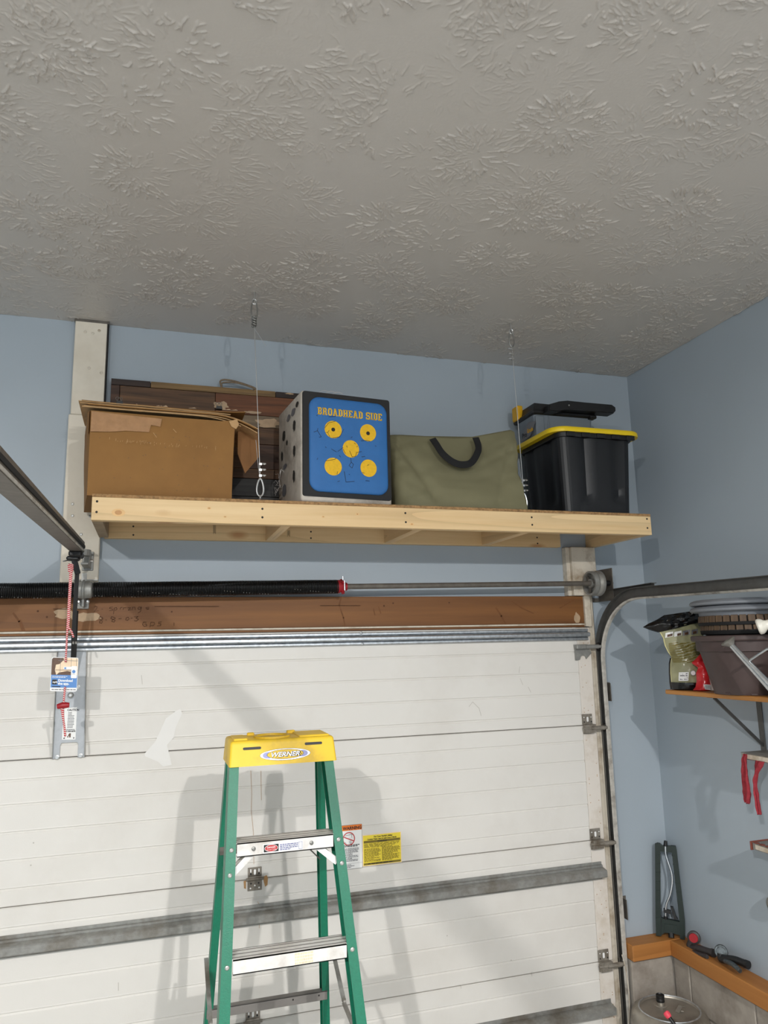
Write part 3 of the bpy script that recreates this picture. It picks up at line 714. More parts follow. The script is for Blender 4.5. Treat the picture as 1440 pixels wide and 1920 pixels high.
for x0, x1 in ((-2.745, -1.74), (-3.7, -2.84)):
    b = B()
    k = 0; x = x0
    while x < x1:
        a = R(200+70*((x*3.1) % 1)); b.ball((x, SY+.0315*cos(a), shz(x)+.0315*sin(a)), .0018, n=4); x += .0125 if (int(x*40) % 3) else .045
    obj('paint_dots', b, 'zinc', t)
# centre bracket and cones
b = B(); b.lathe([(.026, -.036), (.034, -.030), (.036, -.006), (.041, -.004), (.041, .004), (.036, .006), (.034, .030), (.026, .036)], (-2.793, SY, shz(-2.793)), (1, 0, 0), 22)
b.obox((-2.793, SY, shz(-2.79)+.03), (-2.793, SY, shz(-2.79)+.068), .006, .02); b.box((-2.83, -.05, 2.235), (-2.775, -.040, 2.275), .002); b.box((-2.797, -.125, 2.24), (-2.789, -.045, 2.285)); b.box((-2.84, -.06, 2.352), (-2.745, -.046, 2.357))
cb = obj('centre_bracket', b, 'galv_dull', t, smooth=40)
for dx, dy in ((-.018, -.09), (.017, -.11)):
    b = B(); b.lathe([(.009, 0), (.009, .006), (.004, .012)], (-2.793+dx, dy, 2.262), (0, -1, 0), 8); obj('bolt', b, 'zinc', cb)
xw = -1.708
b = B(); b.lathe([(.029, -.024), (.031, -.012), (.027, -.004), (.026, .012), (.019, .016), (.018, .026)], (xw, SY, shz(xw)), (1, 0, 0), 16)
for a in (60, 150, 240, 330): b.tube([(xw+.004, SY+.02*cos(R(a)), shz(xw)+.02*sin(R(a))), (xw+.004, SY+.036*cos(R(a)), shz(xw)+.036*sin(R(a)))], .008, 8)
wc = obj('winding_cone', b, 'red_cone', t, smooth=40, label='red winding cone at the spring end')
b = B(); b.tube([(xw+.006, SY-.01, shz(xw)+.03), (xw+.006, SY-.01, shz(xw)+.046)], .004, 8); b.tube([(xw+.008, SY-.034, shz(xw)-.02), (xw+.008, SY-.03, shz(xw)+.025)], .0035, 8); obj('set_screw', b, 'galv', wc)
b = B(); b.lathe([(.012, -.030), (.022, -.030), (.024, -.014), (.050, -.010), (.052, -.034), (.061, -.034), (.062, -.012), (.056, -.004), (.063, .004), (.065, .016), (.064, .024), (.03, .026)], (-.384, SY, shz(-.384)), (1, 0, 0), 36)
dm = obj('cable_drum', b, 'galv_dull', t, smooth=35)
for a in (50, 170, 290):
    b = B(); b.obox((-.405, SY+.012*cos(R(a)), shz(-.4)+.012*sin(R(a))), (-.405, SY+.05*cos(R(a)), shz(-.4)+.05*sin(R(a))), .012, .008, (1, 0, 0)); obj('drum_spoke', b, 'dark_steel', dm)
# lift cable beside the jamb
b = B(); b.tube([(-.365, -.055, 2.30), (-.362, -.058, 1.6), (-.360, -.058, .6), (-.360, -.058, .1)], .0016, 6); obj('lift_cable', b, 'dark_steel', t)

# opener rail
e0 = Vector((-2.814, -.20, 2.452)); e1 = Vector((-2.816, -3.1, 2.338))
t = thing('opener_rail', e0, 'grey steel opener rail running from the header out of the picture at left', 'rail')
dv = (e1-e0).normalized()
b = B(); b.obox(e0, e1, .046, .004, (0, 0, 1)); b.obox(e0+Vector((-.021, 0, .02)), e1+Vector((-.021, 0, .02)), .004, .040); b.obox(e0+Vector((.021, 0, .02)), e1+Vector((.021, 0, .02)), .004, .040); b.obox(e0+Vector((0, 0, .040)), e1+Vector((0, 0, .040)), .046, .004)
obj('rail', b, 'dark_steel', t)
b = B(); b.obox(e0+Vector((.0245, 0, .004)), e1+Vector((.0245, 0, .004)), .004, .006); b.obox(e0+Vector((-.0245, 0, .004)), e1+Vector((-.0245, 0, .004)), .004, .006); obj('rail_lip', b, 'track_edge', t)
b = B(); b.obox(e0+Vector((.0245, 0, .022)), e1+Vector((.0245, 0, .022)), .003, .012); obj('belt', b, 'black_matte', t)
b = B(); b.box((-2.84, -.30, 2.425), (-2.79, -.205, 2.449), .006); b.box((-2.85, -.275, 2.412), (-2.80, -.235, 2.430), .006); b.obox((-2.825, -.26, 2.43), (-2.806, -.25, 2.36), .018, .02, bev=.004); tr = obj('trolley', b, 'black', t)
b = B(); b.obox((-2.835, -.27, 2.415), (-2.855, -.30, 2.405), .008, .004); obj('release_lever', b, 'zinc_dark', tr)
b = B(); b.box((-2.802, -.20, 2.405), (-2.775, -.043, 2.412)); b.box((-2.778, -.15, 2.400), (-2.773, -.043, 2.468), .002); b.box((-2.81, -.048, 2.395), (-2.765, -.043, 2.475), .002); b.lathe([(.034, -.012), (.034, .012)], (-2.80, -.19, 2.452), (0, 0, 1), 20); hb = obj('header_bracket', b, 'galv_dull', t)
b = B(); b.lathe([(.007, 0), (.007, .010)], (-2.773, -.11, 2.43), (1, 0, 0), 8); obj('bolt', b, 'zinc', hb)
b = B(); b.obox((-2.809, -.250, 2.375), (-2.818, -.165, 2.105), .016, .006, (0, 1, 0)); arm = obj('opener_arm', b, 'black', t)
b = B(); b.obox((-2.814, -.178, 2.22), (-2.823, -.055, 1.955), .021, .007, (0, 1, 0)); obj('arm_extension', b, 'black', arm)
b = B()
for p in (atY(136, 1205, -.16), atY(141, 1205, -.16)): b.lathe([(.006, 0), (.006, .006)], p, (1, 0, 0), 8)
obj('bolt', b, 'zinc', arm)

# release cord with handle
CY = -.322
def cp(x, y, dy=0): return atY(x, y, CY+dy)
t = thing('release_cord', cp(120, 1385), 'red and white emergency cord hanging from the opener trolley', 'cord')
b = B(); b.tube(bez([cp(133, 1058), cp(132, 1066), cp(130, 1110), cp(127, 1165), cp(124.5, 1215), cp(123, 1242)]), .0038, 8); b.tube(bez([cp(122, 1288), cp(120.5, 1305), cp(119, 1322)]), .0038, 8); obj('cord', b, 'rope_red', t, smooth=180)
b = B(); b.tube(bez([cp(134.5, 1062), cp(134, 1080), cp(132, 1110), cp(129.5, 1160), cp(128.5, 1175), cp(134, 1184), cp(138, 1195)]), .0036, 8); obj('cord', b, 'rope_red', t, smooth=180)
b = B()
for k in range(3): b.tube([cp(132.5+4*cos(a*pi/5), 1060+k*4.5+2.2*sin(a*pi/5), -.006*sin(a*pi/5)) for a in range(10)], .0038, 7, True)
obj('knot', b, 'rope_red', t, smooth=180)
b = B(); b.tube(bez([cp(115, 1328), cp(117, 1340), cp(120, 1358), cp(122, 1382)]), .0036, 8); b.tube(bez([cp(119, 1329), cp(119, 1345), cp(121, 1362), cp(123, 1380)]), .003, 8); b.ball(cp(117, 1333), .006); obj('cord_tail', b, 'rope_red', t, smooth=180)
b = B(); pa, pb = cp(107, 1325), cp(130, 1322)
hp = bez([pa, pa.lerp(pb, .25)+Vector((0, 0, .001)), pa.lerp(pb, .5)+Vector((0, 0, .002)), pa.lerp(pb, .75)+Vector((0, 0, .001)), pb], 4)
b.tube(hp, [.0085+.0035*sin(pi*i/(len(hp)-1)) for i in range(len(hp))], 12); obj('handle', b, 'red_plastic', t, smooth=60, label='dark red plastic pull handle')
# hanging card
C4 = [cp(*q, .006) for q in ((93.5, 1296), (144.0, 1296.6), (148.6, 1232.6), (97.2, 1232))]
o_ = C4[0]; u_ = (C4[1]-C4[0]).normalized(); v_ = (C4[3]-C4[0]).normalized(); CW = (C4[1]-C4[0]).length; CH = (C4[3]-C4[0]).length
t = thing('hang_card', o_, 'printed hang card with blue band threaded on the release cord', 'card')
b = B(); b.prism(rrect(CW, CH, .006, 4, CW/2, CH/2), o_+u_.cross(v_)*-.0006, u_, v_, .0006); cdo = obj('card', b, 'white_print', t)
pr = Print(o_, u_, v_, .00012)
pr.poly([(CW*.01, CH*.48), (CW*.99, CH*.48), (CW*.99, CH*.95), (CW*.95, CH*.985), (CW*.06, CH*.985), (CW*.01, CH*.94)], 'peach_print')
pr.poly([(CW*.01, CH*.48), (CW*.2, CH*.48), (CW*.14, CH*.62), (CW*.17, CH*.78), (CW*.3, CH*.80), (CW*.46, CH*.93), (CW*.44, CH*.985), (CW*.06, CH*.985), (CW*.01, CH*.94)], 'brown_print')
pr.poly([(CW*.2, CH*.48), (CW*.97, CH*.48), (CW*.97, CH*.55), (CW*.6, CH*.6), (CW*.3, CH*.55)], 'brown_print')
for x in (.33, .73, .93): pr.rect(CW*x, CH*.5, CW*(x+.012), CH*.98, 'grey_print')
pr.rect(CW*.25, CH*.90, CW*.98, CH*.91, 'grey_print'); pr.rect(CW*.16, CH*.62, CW*.98, CH*.632, 'brown_print')
pr.rect(CW*.02, CH*.11, CW*.985, CH*.48, 'blue_print')
pr.poly(rrect(CW*.19, CH*.145, .003, 3, CW*.155, CH*.27), 'black_print'); pr.text('myQ', CW*.085, CH*.25, CH*.065, 'white_print', .0003)
pr.text('Download', CW*.285, CH*.285, CH*.098, 'white_print', .0005, sx=.98); pr.text('the app.', CW*.285, CH*.195, CH*.098, 'white_print', .0005, sx=.98)
pr.lines(CW*.06, CH*.39, CW*.62, CH*.455, 2, 'white_print', .4, 3); pr.rect(CW*.07, CH*.125, CW*.38, CH*.15, 'black_print'); pr.lines(CW*.06, CH*.03, CW*.96, CH*.075, 1, 'grey_print', .5, 4)
pr.poly(rrect(CW*.40, CH*.085, .002, 2, CW*.66, CH*.685), 'white_print'); pr.rect(CW*.49, CH*.655, CW*.56, CH*.705, 'blue_print'); pr.poly(rrect(CW*.22, CH*.36, .003, 3, CW*.86, CH*.57), 'white_print'); pr.disc(CW*.85, CH*.585, CW*.065, CW*.065, 'blue_print'); pr.lines(CW*.78, CH*.50, CW*.92, CH*.52, 1, 'grey_print', .5, 2)
pr.obj('card_print', cdo)

# ================================================================== HANGING SHELF
SX0, SX1, SF, SB, ST, SBot = -2.7488, -.3088, -.500, -.002, 2.6357, 2.5367
t = thing('storage_shelf', ((SX0+SX1)/2, -.25, SBot), 'long pine storage shelf of planks hung from the ceiling over the door', 'shelf')
zj = ST-.012
b = B(); b.box((SX0, SF, SBot), (SX1, SF+.038, zj), .0015); fb = obj('front_board', b, 'pine', t)
b = B(); b.box((SX0+.02, SB-.038, SBot), (SX1-.21, SB, zj), .0015); bb_ = obj('back_board', b, 'pine', t)
b = B(); b.box((SX0, SF, zj+.0004), (SX1, SB, ST), .0008); obj('deck', b, 'osb', t)
def joist(x0, x1, mat='pine_y'):
    b = B(); b.box((x0, SF+.0385, SBot+.001), (x1, SB-.0385, zj), .001); return obj('joist', b, mat, t)
joist(SX0, SX0+.038, 'grey_wood')
for xx in (-2.02, -1.455, -.945): joist(xx-.019, xx+.019)
b = B(); b.obox((SX1-.019, SF+.0385, (SBot+zj)/2), (SX1-.019, SB-.001, (SBot+zj)/2), .038, zj-SBot-.002); obj('joist', b, 'pine_y', t)
def hole(px, py, y, par, r=.0045):
    p = atY(px, py, y-.0003); b = B(); b.lathe([(r, 0), (r*.9, .001), (r*.3, .0012)], p, (0, -1, 0), 10); obj('screw', b, 'ink', par)
for q in ((182, 940), (181, 960), (492, 954), (492, 970), (760, 962), (761, 979), (997, 970), (998, 984), (1213, 973), (1214, 990)): hole(*q, SF, fb)
for q in ((250, 987), (250, 1003), (583, 997), (583, 1009), (737, 1012), (1007, 1008), (1008, 1019), (952, 1002)): hole(*q, SB-.038, bb_, .0042)
pr = Print((0, SB-.0386, 0), XA, ZA, .0001)
for px, y0, y1 in ((402, 984, 1001), (541, 994, 1006)):
    for k in range(4):
        a = atY(px-2+k*1.4, y0+k % 2, SB-.0386); c = atY(px-2+k*1.4, y1-(k*2) % 3, SB-.0386); pr.line([(a.x, a.z), (c.x, c.z)], .0012, 'ink')
pr.obj('lumber_stamp', bb_)
pr = Print((0, SF-.0006, 0), XA, ZA, .0001)
M['knot'] = pm('pine_knot', (190, 142, 90), .6, var=.2, vs=40); M['knot_ring'] = pm('pine_knot_ring', (218, 178, 124), .6, var=.1)
for px, py, rx in ((222, 961, .016), (422, 969, .004), (606, 969, .004), (670, 964, .005), (772, 983, .006), (392, 953, .005)):
    p = atY(px, py, SF); pr.disc(p.x, p.z, rx*1.5, rx*.9, 'knot_ring'); pr.disc(p.x, p.z, rx*.8, rx*.55, 'knot')
pr.obj('knot', fb)
# cable hangers
def loop_pts(c, wd, hh):
    return [c+Vector((wd*sin(a)*(1-.45*(1+cos(a))/2), 0, hh*cos(a))) for a in [2*pi*i/18 for i in range(18)]]
def hanger(topx, botx, y, label, knot, yt=None):
    yt = yt or y-.012
    t = thing('cable_hanger', (botx, y, ST), label, 'cable', group=None)
    b = B(); b.tube([(topx, yt, H), (topx, yt, H-.035)], .0035, 8); b.tube([Vector((topx, yt, H-.045))+Vector((.009*cos(a), 0, .011*sin(a))) for a in [2*pi*i/14 for i in range(14)]], .003, 8, True); obj('ceiling_eye', b, 'zinc', t)
    top = Vector((topx, yt, H-.078)); bot = Vector((botx, y, ST+.055))
    b = B(); b.tube(loop_pts(top, .016, .042)[::-1], .0032, 8, True); obj('thimble', b, 'zinc_dark', t)
    b = B(); b.tube(loop_pts(bot, .017, .036), .0038, 8, True)
    for v in b.b.verts: v.co.z = 2*bot.z-v.co.z if False else v.co.z
    obj('thimble', b, 'zinc', t)
    a0 = Vector((topx, yt, H-.12)); a1 = Vector((botx, y, ST+.09))
    b = B(); b.tube([a0, a0.lerp(a1, .5), a1], .0014, 6); obj('cable', b, 'cable', t)
    b = B(); p0 = a0.lerp(a1, .78); b.tube(bez([a1, a0.lerp(a1, .92)+Vector((-.006, 0, 0)), p0+Vector((-.012, 0, .01))]), .0011, 6); obj('cable_end', b, 'cable', t)
    for k in range(3):
        for base_, sgn, hid in ((a1, 1, 0), (a0, -1, 0)):
            c = base_+Vector((0, 0, sgn*(.012+.024*k)))
            if sgn < 0 and knot:
                continue
            b = B(); b.box(c-Vector((.006, .006, .005)), c+Vector((.006, .006, .005)), .001)
            sx = 1 if sgn > 0 else -1
            b.tube([c+Vector((-.004*sx, -.003, 0)), c+Vector((.022*sx, -.003, .002))], .002, 6); b.tube([c+Vector((-.004*sx, .003, .006)), c+Vector((.022*sx, .003, .006))], .002, 6)
            b.lathe([(.0045, 0), (.0045, .005)], c+Vector((.013*sx, -.003, .002)), (sx, 0, 0), 6); obj('wire_clip', b, 'zinc', t)
    if knot:
        b = B(); r_ = []
        for i in range(40):
            a = i*.75; r_.append(a0+Vector((.0085*cos(a), .0085*sin(a), .012-.05*i/40)))
        b.tube(r_, .0035, 6); obj('wire_knot', b, 'zinc_dark', t, smooth=180)
        b = B(); b.tube([a0+Vector((0, 0, -.04)), a0+Vector((.05, 0, -.115))], .0012, 5); obj('cable_end', b, 'cable', t)
    b = B(); b.tube([(botx, y, ST+.0005), (botx, y, ST+.014)], .004, 8); b.tube([Vector((botx, y, ST+.014))+Vector((0, .008*cos(a), .008*sin(a))) for a in [2*pi*i/12 for i in range(12)]], .003, 7, True); obj('shelf_eye', b, 'zinc', t)
hanger(-2.158, -2.126, -.475, 'thin steel cable with knotted top, beside the cardboard box', True)
hanger(-.975, -.921, -.420, 'thin steel cable with clipped top, beside the black tote', False, -.486)

# ================================================================== THINGS ON THE SHELF
# reclaimed-look panel at the back
t = thing('plank_panel', (-2.2, -.03, ST), 'panel of mixed brown reclaimed planks leaning behind the cardboard box', 'panel')
b = B(); b.box((-2.728, -.028, ST), (-1.70, -.016, 3.25)); obj('backing', b, PL[4], t)
rows = [(3.224, 3.252, [(-2.728, -2.562, 0), (-2.560, -1.998, 1), (-1.996, -1.70, 0)]),
        (3.128, 3.222, [(-2.728, -2.692, 4), (-2.690, -2.276, 2), (-2.274, -1.70, 3)]),
        (3.070, 3.126, [(-2.728, -2.30, 3), (-2.298, -1.70, 6)]), (2.990, 3.068, [(-2.728, -2.2, 4), (-2.198, -1.70, 2)]),
        (2.872, 2.988, [(-2.728, -2.12, 2), (-2.118, -1.70, 4)]), (2.826, 2.870, [(-2.728, -2.25, 3), (-2.248, -1.70, 2)]), (2.742, 2.824, [(-2.728, -2.4, 4), (-2.398, -1.70, 5)]), (2.637, 2.740, [(-2.728, -2.3, 5), (-2.298, -1.70, 5)])]
for z0, z1, segs in rows:
    for x0, x1, mi in segs:
        b = B(); b.box((x0, -.042+random.uniform(-.003, .002), z0), (x1, -.0282, z1), .001); obj('plank', b, PL[mi], t)
b = B(); b.tube(bez([(-2.246, -.034, 3.25), (-2.252, -.038, 3.285), (-2.20, -.05, 3.285), (-2.10, -.045, 3.262), (-2.096, -.036, 3.25)], 6), .0042, 8); b.tube(bez([(-2.246, -.040, 3.25), (-2.243, -.05, 3.272), (-2.18, -.06, 3.272), (-2.108, -.052, 3.258), (-2.103, -.04, 3.248)], 6), .0036, 8); obj('rope_handle', b, 'twine', t, smooth=180)
pr = Print((0, -.0462, 0), XA, ZA, .0001)
for cx, cz, rx, rz in ((-2.03, 3.092, .06, .022), (-2.25, 3.16, .03, .02), (-2.10, 3.14, .04, .006), (-1.93, 3.245, .02, .004)):
    pts = []
    for i in range(26):
        a = 2*pi*i/26; k = 1+.6*nz((cx*9, cos(a)*2.5, sin(a)*2.5)); pts.append((cx+rx*k*cos(a), cz+rz*k*sin(a)))
    pr.poly(pts, 'paint_white')
pr.obj('flaking_paint', t)

# big cardboard box
t = thing('cardboard_box', (-2.5, -.3, ST), 'large brown cardboard box with taped corner at the left shelf end', 'box')
bx0, bx1, by0, by1, bz0, bz1 = -2.770, -2.236, -.462, -.085, ST+.0005, 2.968
def boxwall(u, v):
    # four walls, slightly bulged
    per = u*4; k = int(per) % 4; f = per-int(per); c = [(bx0, by0), (bx1, by0), (bx1+.028, by1), (bx0-.040, by1)]
    a, d = c[k], c[(k+1) % 4]; x = a[0]+(d[0]-a[0])*f; y = a[1]+(d[1]-a[1])*f
    z = bz0+(bz1-bz0)*v - (.010*(f if k == 0 else 0))*v
    bl = sin(pi*f)*sin(pi*v)*.006; n_ = [(0, -1), (1, 0), (0, 1), (-1, 0)][k]
    top = .012*v if k == 3 else (.010*v*v if k == 1 else 0)
    return Vector((x+n_[0]*(bl+top), y+n_[1]*bl, z+.0012*nz((x*8, y*8, v*3))))
b = B(); b.grid(boxwall, 48, 14, True); b.b.faces.new([v for v in b.V[0]][::-1]); bo = obj('body', b, 'cardboard', t, smooth=40)
b = B(); pr = Print((0, by0-.0068, 0), XA, ZA, .0003)
tp = [(-2.768, 2.962), (-2.51, 2.950), (-2.515, 2.918), (-2.55, 2.922), (-2.556, 2.893), (-2.64, 2.893), (-2.70, 2.885), (-2.768, 2.882)]
b.prism(tp, (0, by0-.0072, 0), XA, ZA, -.0006); b.prism([(0, 2.965), (.06, 2.972), (.075, 2.90), (0, 2.87)], (-2.776, by0-.004, 0), Vector((-.1, 1, 0)).normalized(), ZA, -.0006); obj('packing_tape', b, 'tape', bo)
rg = random.Random(3)
for i in range(26):
    pr.disc(rg.uniform(-2.74, -2.27), rg.uniform(2.65, 2.9), .0016, .0016, 'brown_print', 6)
for i in range(46):
    x = rg.uniform(-2.70, -2.30); z = 2.845-.02*(x+2.7)+rg.uniform(-.005, .005); pr.line([(x, z), (x+.001, z+rg.uniform(.002, .010))], .0012, 'cardboard_edge')
pr.line([(-2.467, 2.905), (-2.455, 2.892)], .002, 'cardboard_edge'); pr.line([(-2.54, 2.885), (-2.528, 2.868)], .002, 'cardboard_edge')
pr.obj('specks', bo)
# outward-folded flaps on the right side and the raised near edges
b = B(); b.prism([(0, 0), (.09, -.01), (.10, -.12), (.035, -.20), (0, -.12)], (-2.206, -.36, 2.975), Vector((1, .35, 0)).normalized(), ZA, .004); obj('torn_flap', b, 'cardboard_in', t)
b = B(); b.prism([(-.02, 0), (.012, .012), (.020, -.012), (.008, -.03), (-.01, -.02)], (-2.232, by0-.001, 2.958), XA, ZA, .006); obj('torn_corner', b, 'cardboard_edge', t)

# flattened cardboard sheets lying on the box
shs = []
t = thing('cardboard_sheets', (-2.5, -.3, 2.98), 'stack of flattened cardboard sheets lying on top of the big box', 'cardboard')
def sheet(k, x0, x1, z0, sag, y0, y1, mat='cardboard_edge'):
    def fn(top):
        def g(u, v):
            x = x0+(x1-x0)*u; y = y0+(y1-y0)*v
            z = z0+.010*(1-u)*(1-v)-sag*max(0, (u-.72)/.28)**2+.004*nz((x*4+k*3, y*5, k))+(.0038 if top else 0)
            return Vector((x, y, z))
        return g
    b = B(); b.grid(fn(True), 22, 8); V1 = b.V; b.grid(fn(False), 22, 8); V2 = b.V
    for e in ([(0, j) for j in range(8)], [(21, j) for j in range(8)]):
        for (i, j), (i2, j2) in zip(e, e[1:]): b.b.faces.new((V1[j][i], V1[j2][i2], V2[j2][i2], V2[j][i]))
    for j in (0, 7):
        for i in range(21): b.b.faces.new((V1[j][i], V1[j][i+1], V2[j][i+1], V2[j][i]))
    obj('sheet', b, mat, t, smooth=50)
sheet(0, -2.806, -2.20, 2.979, .030, -.435, -.10); sheet(1, -2.80, -2.132, 2.984, .055, -.425, -.09); sheet(2, -2.785, -2.14, 2.9905, .045, -.43, -.10, 'cardboard'); sheet(3, -2.815, -2.128, 2.997, .050, -.42, -.09)
sheet(4, -2.822, -2.24, 3.009, .004, -.405, -.10); sheet(5, -2.812, -2.178, 3.016, -.010, -.39, -.09, 'cardboard'); sheet(6, -2.79, -2.185, 3.023, -.012, -.36, -.10)
b = B()
for i in (1, 4, 5, 9, 13, 14, 15):
    x = -2.66+.45*i/16; b.prism([(0, 0), (.032, .002), (.024, .005+.004*random.random()), (.012, .003), (.004, .005*random.random()+.001)], (x, -.365, 3.028+.010*i/16), XA, ZA, .002)
obj('frayed_edge', b, 'paint_white', t)
def clip(x, z, label):
    t = thing('binder_clip', (x, -.40, z), label, 'clip')
    b = B(); b.prism([(-.013, 0), (.013, 0), (.011, .012), (-.011, .012)], (x, -.402, z), XA, ZA, -.022); obj('clip_body', b, 'black', t)
    for s_ in (-1, 1):
        b = B(); b.tube(bez([(x-.008, -.405, z+.008), (x-.009+.006*s_, -.412, z+.019), (x+.003+.006*s_, -.412, z+.022), (x+.007, -.405, z+.009)], 4), .0011, 6); obj('clip_arm', b, 'dark_steel', t)
clip(-2.672, 3.022, 'black binder clip on the left of the cardboard sheets'); clip(-2.286, 3.030, 'black binder clip on the right of the cardboard sheets')

# archery target block
TR = R(5.5)
t = thing('archery_target', (-1.963, -.490, ST+.0005), 'cube archery target with blue face and yellow circles on the shelf', 'target', rotz=TR)
TW, TD, TH = .402, .36, .474
def OB(name, b, mat, par, **k): return obj(name, b, mat, par, local=True, **k)
b = B(); b.box((0, 0, 0), (TW, TD, TH), .014, seg=3)
for v in b.b.verts:
    n_ = nz((v.co.x*6, v.co.y*6, v.co.z*6)); v.co += Vector((n_, n_, n_))*.003
body = OB('fabric_cover', b, 'tgt_white', t, smooth=40)
b = B(); b.prism(rrect(TW-.012, TH-.030, .010, 3, TW/2, TH/2+.009), (0, .002, 0), XA, ZA, .008); ff = OB('foam_face', b, 'tgt_black', t, label='black foam front face')
bw, bh = .348, .402; bcx, bcz = .206, .245
b = B()
outl = rrect(bw, bh, .045, 7, bcx, bcz)
def bulge(s_, d): return [b.b.verts.new((bcx+(x-bcx)*s_, d, bcz+(z-bcz)*s_)) for x, z in outl]
rs = [bulge(1, -.005), bulge(1, -.010), bulge(.985, -.014), bulge(.94, -.017), bulge(.7, -.0185)]
for a, c in zip(rs, rs[1:]):
    for k in range(len(a)): b.b.faces.new((a[k], a[(k+1) % len(a)], c[(k+1) % len(a)], c[k]))
b.b.faces.new(rs[-1]); b.b.faces.new(rs[0][::-1]); blue = OB('blue_panel', b, 'tgt_blue', t, smooth=50, label='blue padded panel with yellow print')
pr = Print((0, -.0192, 0), XA, ZA, .00008)
def TL(px, py):
    d = ray(px, py); n_ = Vector((-sin(TR)*-1, -cos(TR), 0)); o3 = Vector((-1.963, -.490, ST)) ; n_ = Matrix.Rotation(TR, 3, 'Z') @ Vector((0, 1, 0))
    q = CAM + d*((o3-CAM).dot(n_)/d.dot(n_)) - o3; q = Matrix.Rotation(-TR, 3, 'Z') @ q; return q.x, q.z
for px, py in ((622, 808), (687, 814), (655, 844), (622, 877), (688, 880)):
    cx, cz = TL(px, py); pq = Print((0, -.0191, 0), XA, ZA, .00005); pq.disc(cx, cz, .0375 if px < 640 else .0365, .0375, 'tgt_yellow', 40); pq.obj('yellow_circle', blue, local=True)
for px, py in ((622, 808), (687, 815)):
    cx, cz = TL(px, py); pr.disc(cx, cz, .0085, .0085, 'ink', 14)
# slab letters
GL = {'B': [(0, 0, 3.4, 1.1), (0, 5.9, 3.4, 7), (.5, 0, 1.9, 7), (3.0, .5, 4.4, 3.1), (3.0, 3.9, 4.2, 6.5), (1.5, 3.0, 3.6, 4.0)],
      'R': [(0, 5.9, 3.4, 7), (.5, 0, 1.9, 7), (0, 0, 2.3, 1.1), (3.0, 3.9, 4.4, 6.5), (1.5, 2.9, 3.7, 3.9), (3.0, .8, 4.2, 3.2), (3.2, 0, 5.0, 1.1)],
      'O': [(0, 1, 1.5, 6), (3.1, 1, 4.6, 6), (.7, 0, 3.9, 1.2), (.7, 5.8, 3.9, 7)],
      'A': [(0, 0, 2, 1.1), (3, 0, 5, 1.1), (1.4, 1.8, 3.6, 2.7), (1.2, 5.9, 3.4, 7)],
      'D': [(0, 0, 3.4, 1.1), (0, 5.9, 3.4, 7), (.5, 0, 1.9, 7), (3.1, .7, 4.6, 6.3)],
      'H': [(.4, 0, 1.8, 7), (3.2, 0, 4.6, 7), (1.5, 2.9, 3.5, 4.1), (0, 0, 2.2, 1), (2.8, 0, 5, 1), (0, 6, 2.2, 7), (2.8, 6, 5, 7)],
      'E': [(0, 0, 4.4, 1.1), (0, 5.9, 4.4, 7), (.5, 0, 1.9, 7), (1.5, 3, 3, 4), (3.3, 0, 4.4, 2), (3.3, 5, 4.4, 7)],
      'S': [(0, 0, 1.1, 2.2), (.6, 0, 3.9, 1.2), (3.1, .7, 4.5, 3.4), (.6, 2.9, 3.9, 4.1), (0, 3.6, 1.4, 6.4), (.6, 5.8, 3.9, 7), (3.4, 4.9, 4.5, 7)],
      'I': [(.4, 0, 1.8, 7), (0, 0, 2.2, 1.1), (0, 5.9, 2.2, 7)], ' ': []}
GWD = {'I': 2.2, ' ': 2.2, 'E': 4.4, 'S': 4.5, 'B': 4.4, 'O': 4.6, 'D': 4.6}
tx0, tz0 = TL(593, 779.5); tx1, tz1 = TL(713, 789); S_ = 'BROADHEAD SIDE'
tot = sum(GWD.get(c, 5.0)+.75 for c in S_)-.75; sc_x = (tx1-tx0)/tot; sc_z = .0315/7; cx = 0
for ch in S_:
    for (x0, y0, x1, y1) in GL[ch]:
        pr.poly([(tx0+(cx+xx)*sc_x, tz0+yy*sc_z) for xx, yy in rrect(x1-x0, y1-y0, .25, 1, (x0+x1)/2, (y0+y1)/2)], 'tgt_yellow', False)
    if ch == 'A':
        for a, c in (((.4, .5), (1.7, 6.6)), ((4.6, .5), (2.9, 6.6))):
            pr.poly([(tx0+(cx+a[0]-.1+d)*sc_x, tz0+a[1]*sc_z) for d in (0,)]+[(tx0+(cx+a[0]+1.2)*sc_x, tz0+a[1]*sc_z), (tx0+(cx+c[0]+1.2)*sc_x, tz0+c[1]*sc_z), (tx0+(cx+c[0]-.1)*sc_x, tz0+c[1]*sc_z)] if a[0] < 2 else
                    [(tx0+(cx+a[0]-1.2)*sc_x, tz0+a[1]*sc_z), (tx0+(cx+a[0])*sc_x, tz0+a[1]*sc_z), (tx0+(cx+c[0]+.3)*sc_x, tz0+c[1]*sc_z), (tx0+(cx+c[0]-1.0)*sc_x, tz0+c[1]*sc_z)], 'tgt_yellow', False)
    cx += GWD.get(ch, 5.0)+.75
pr.k += 2
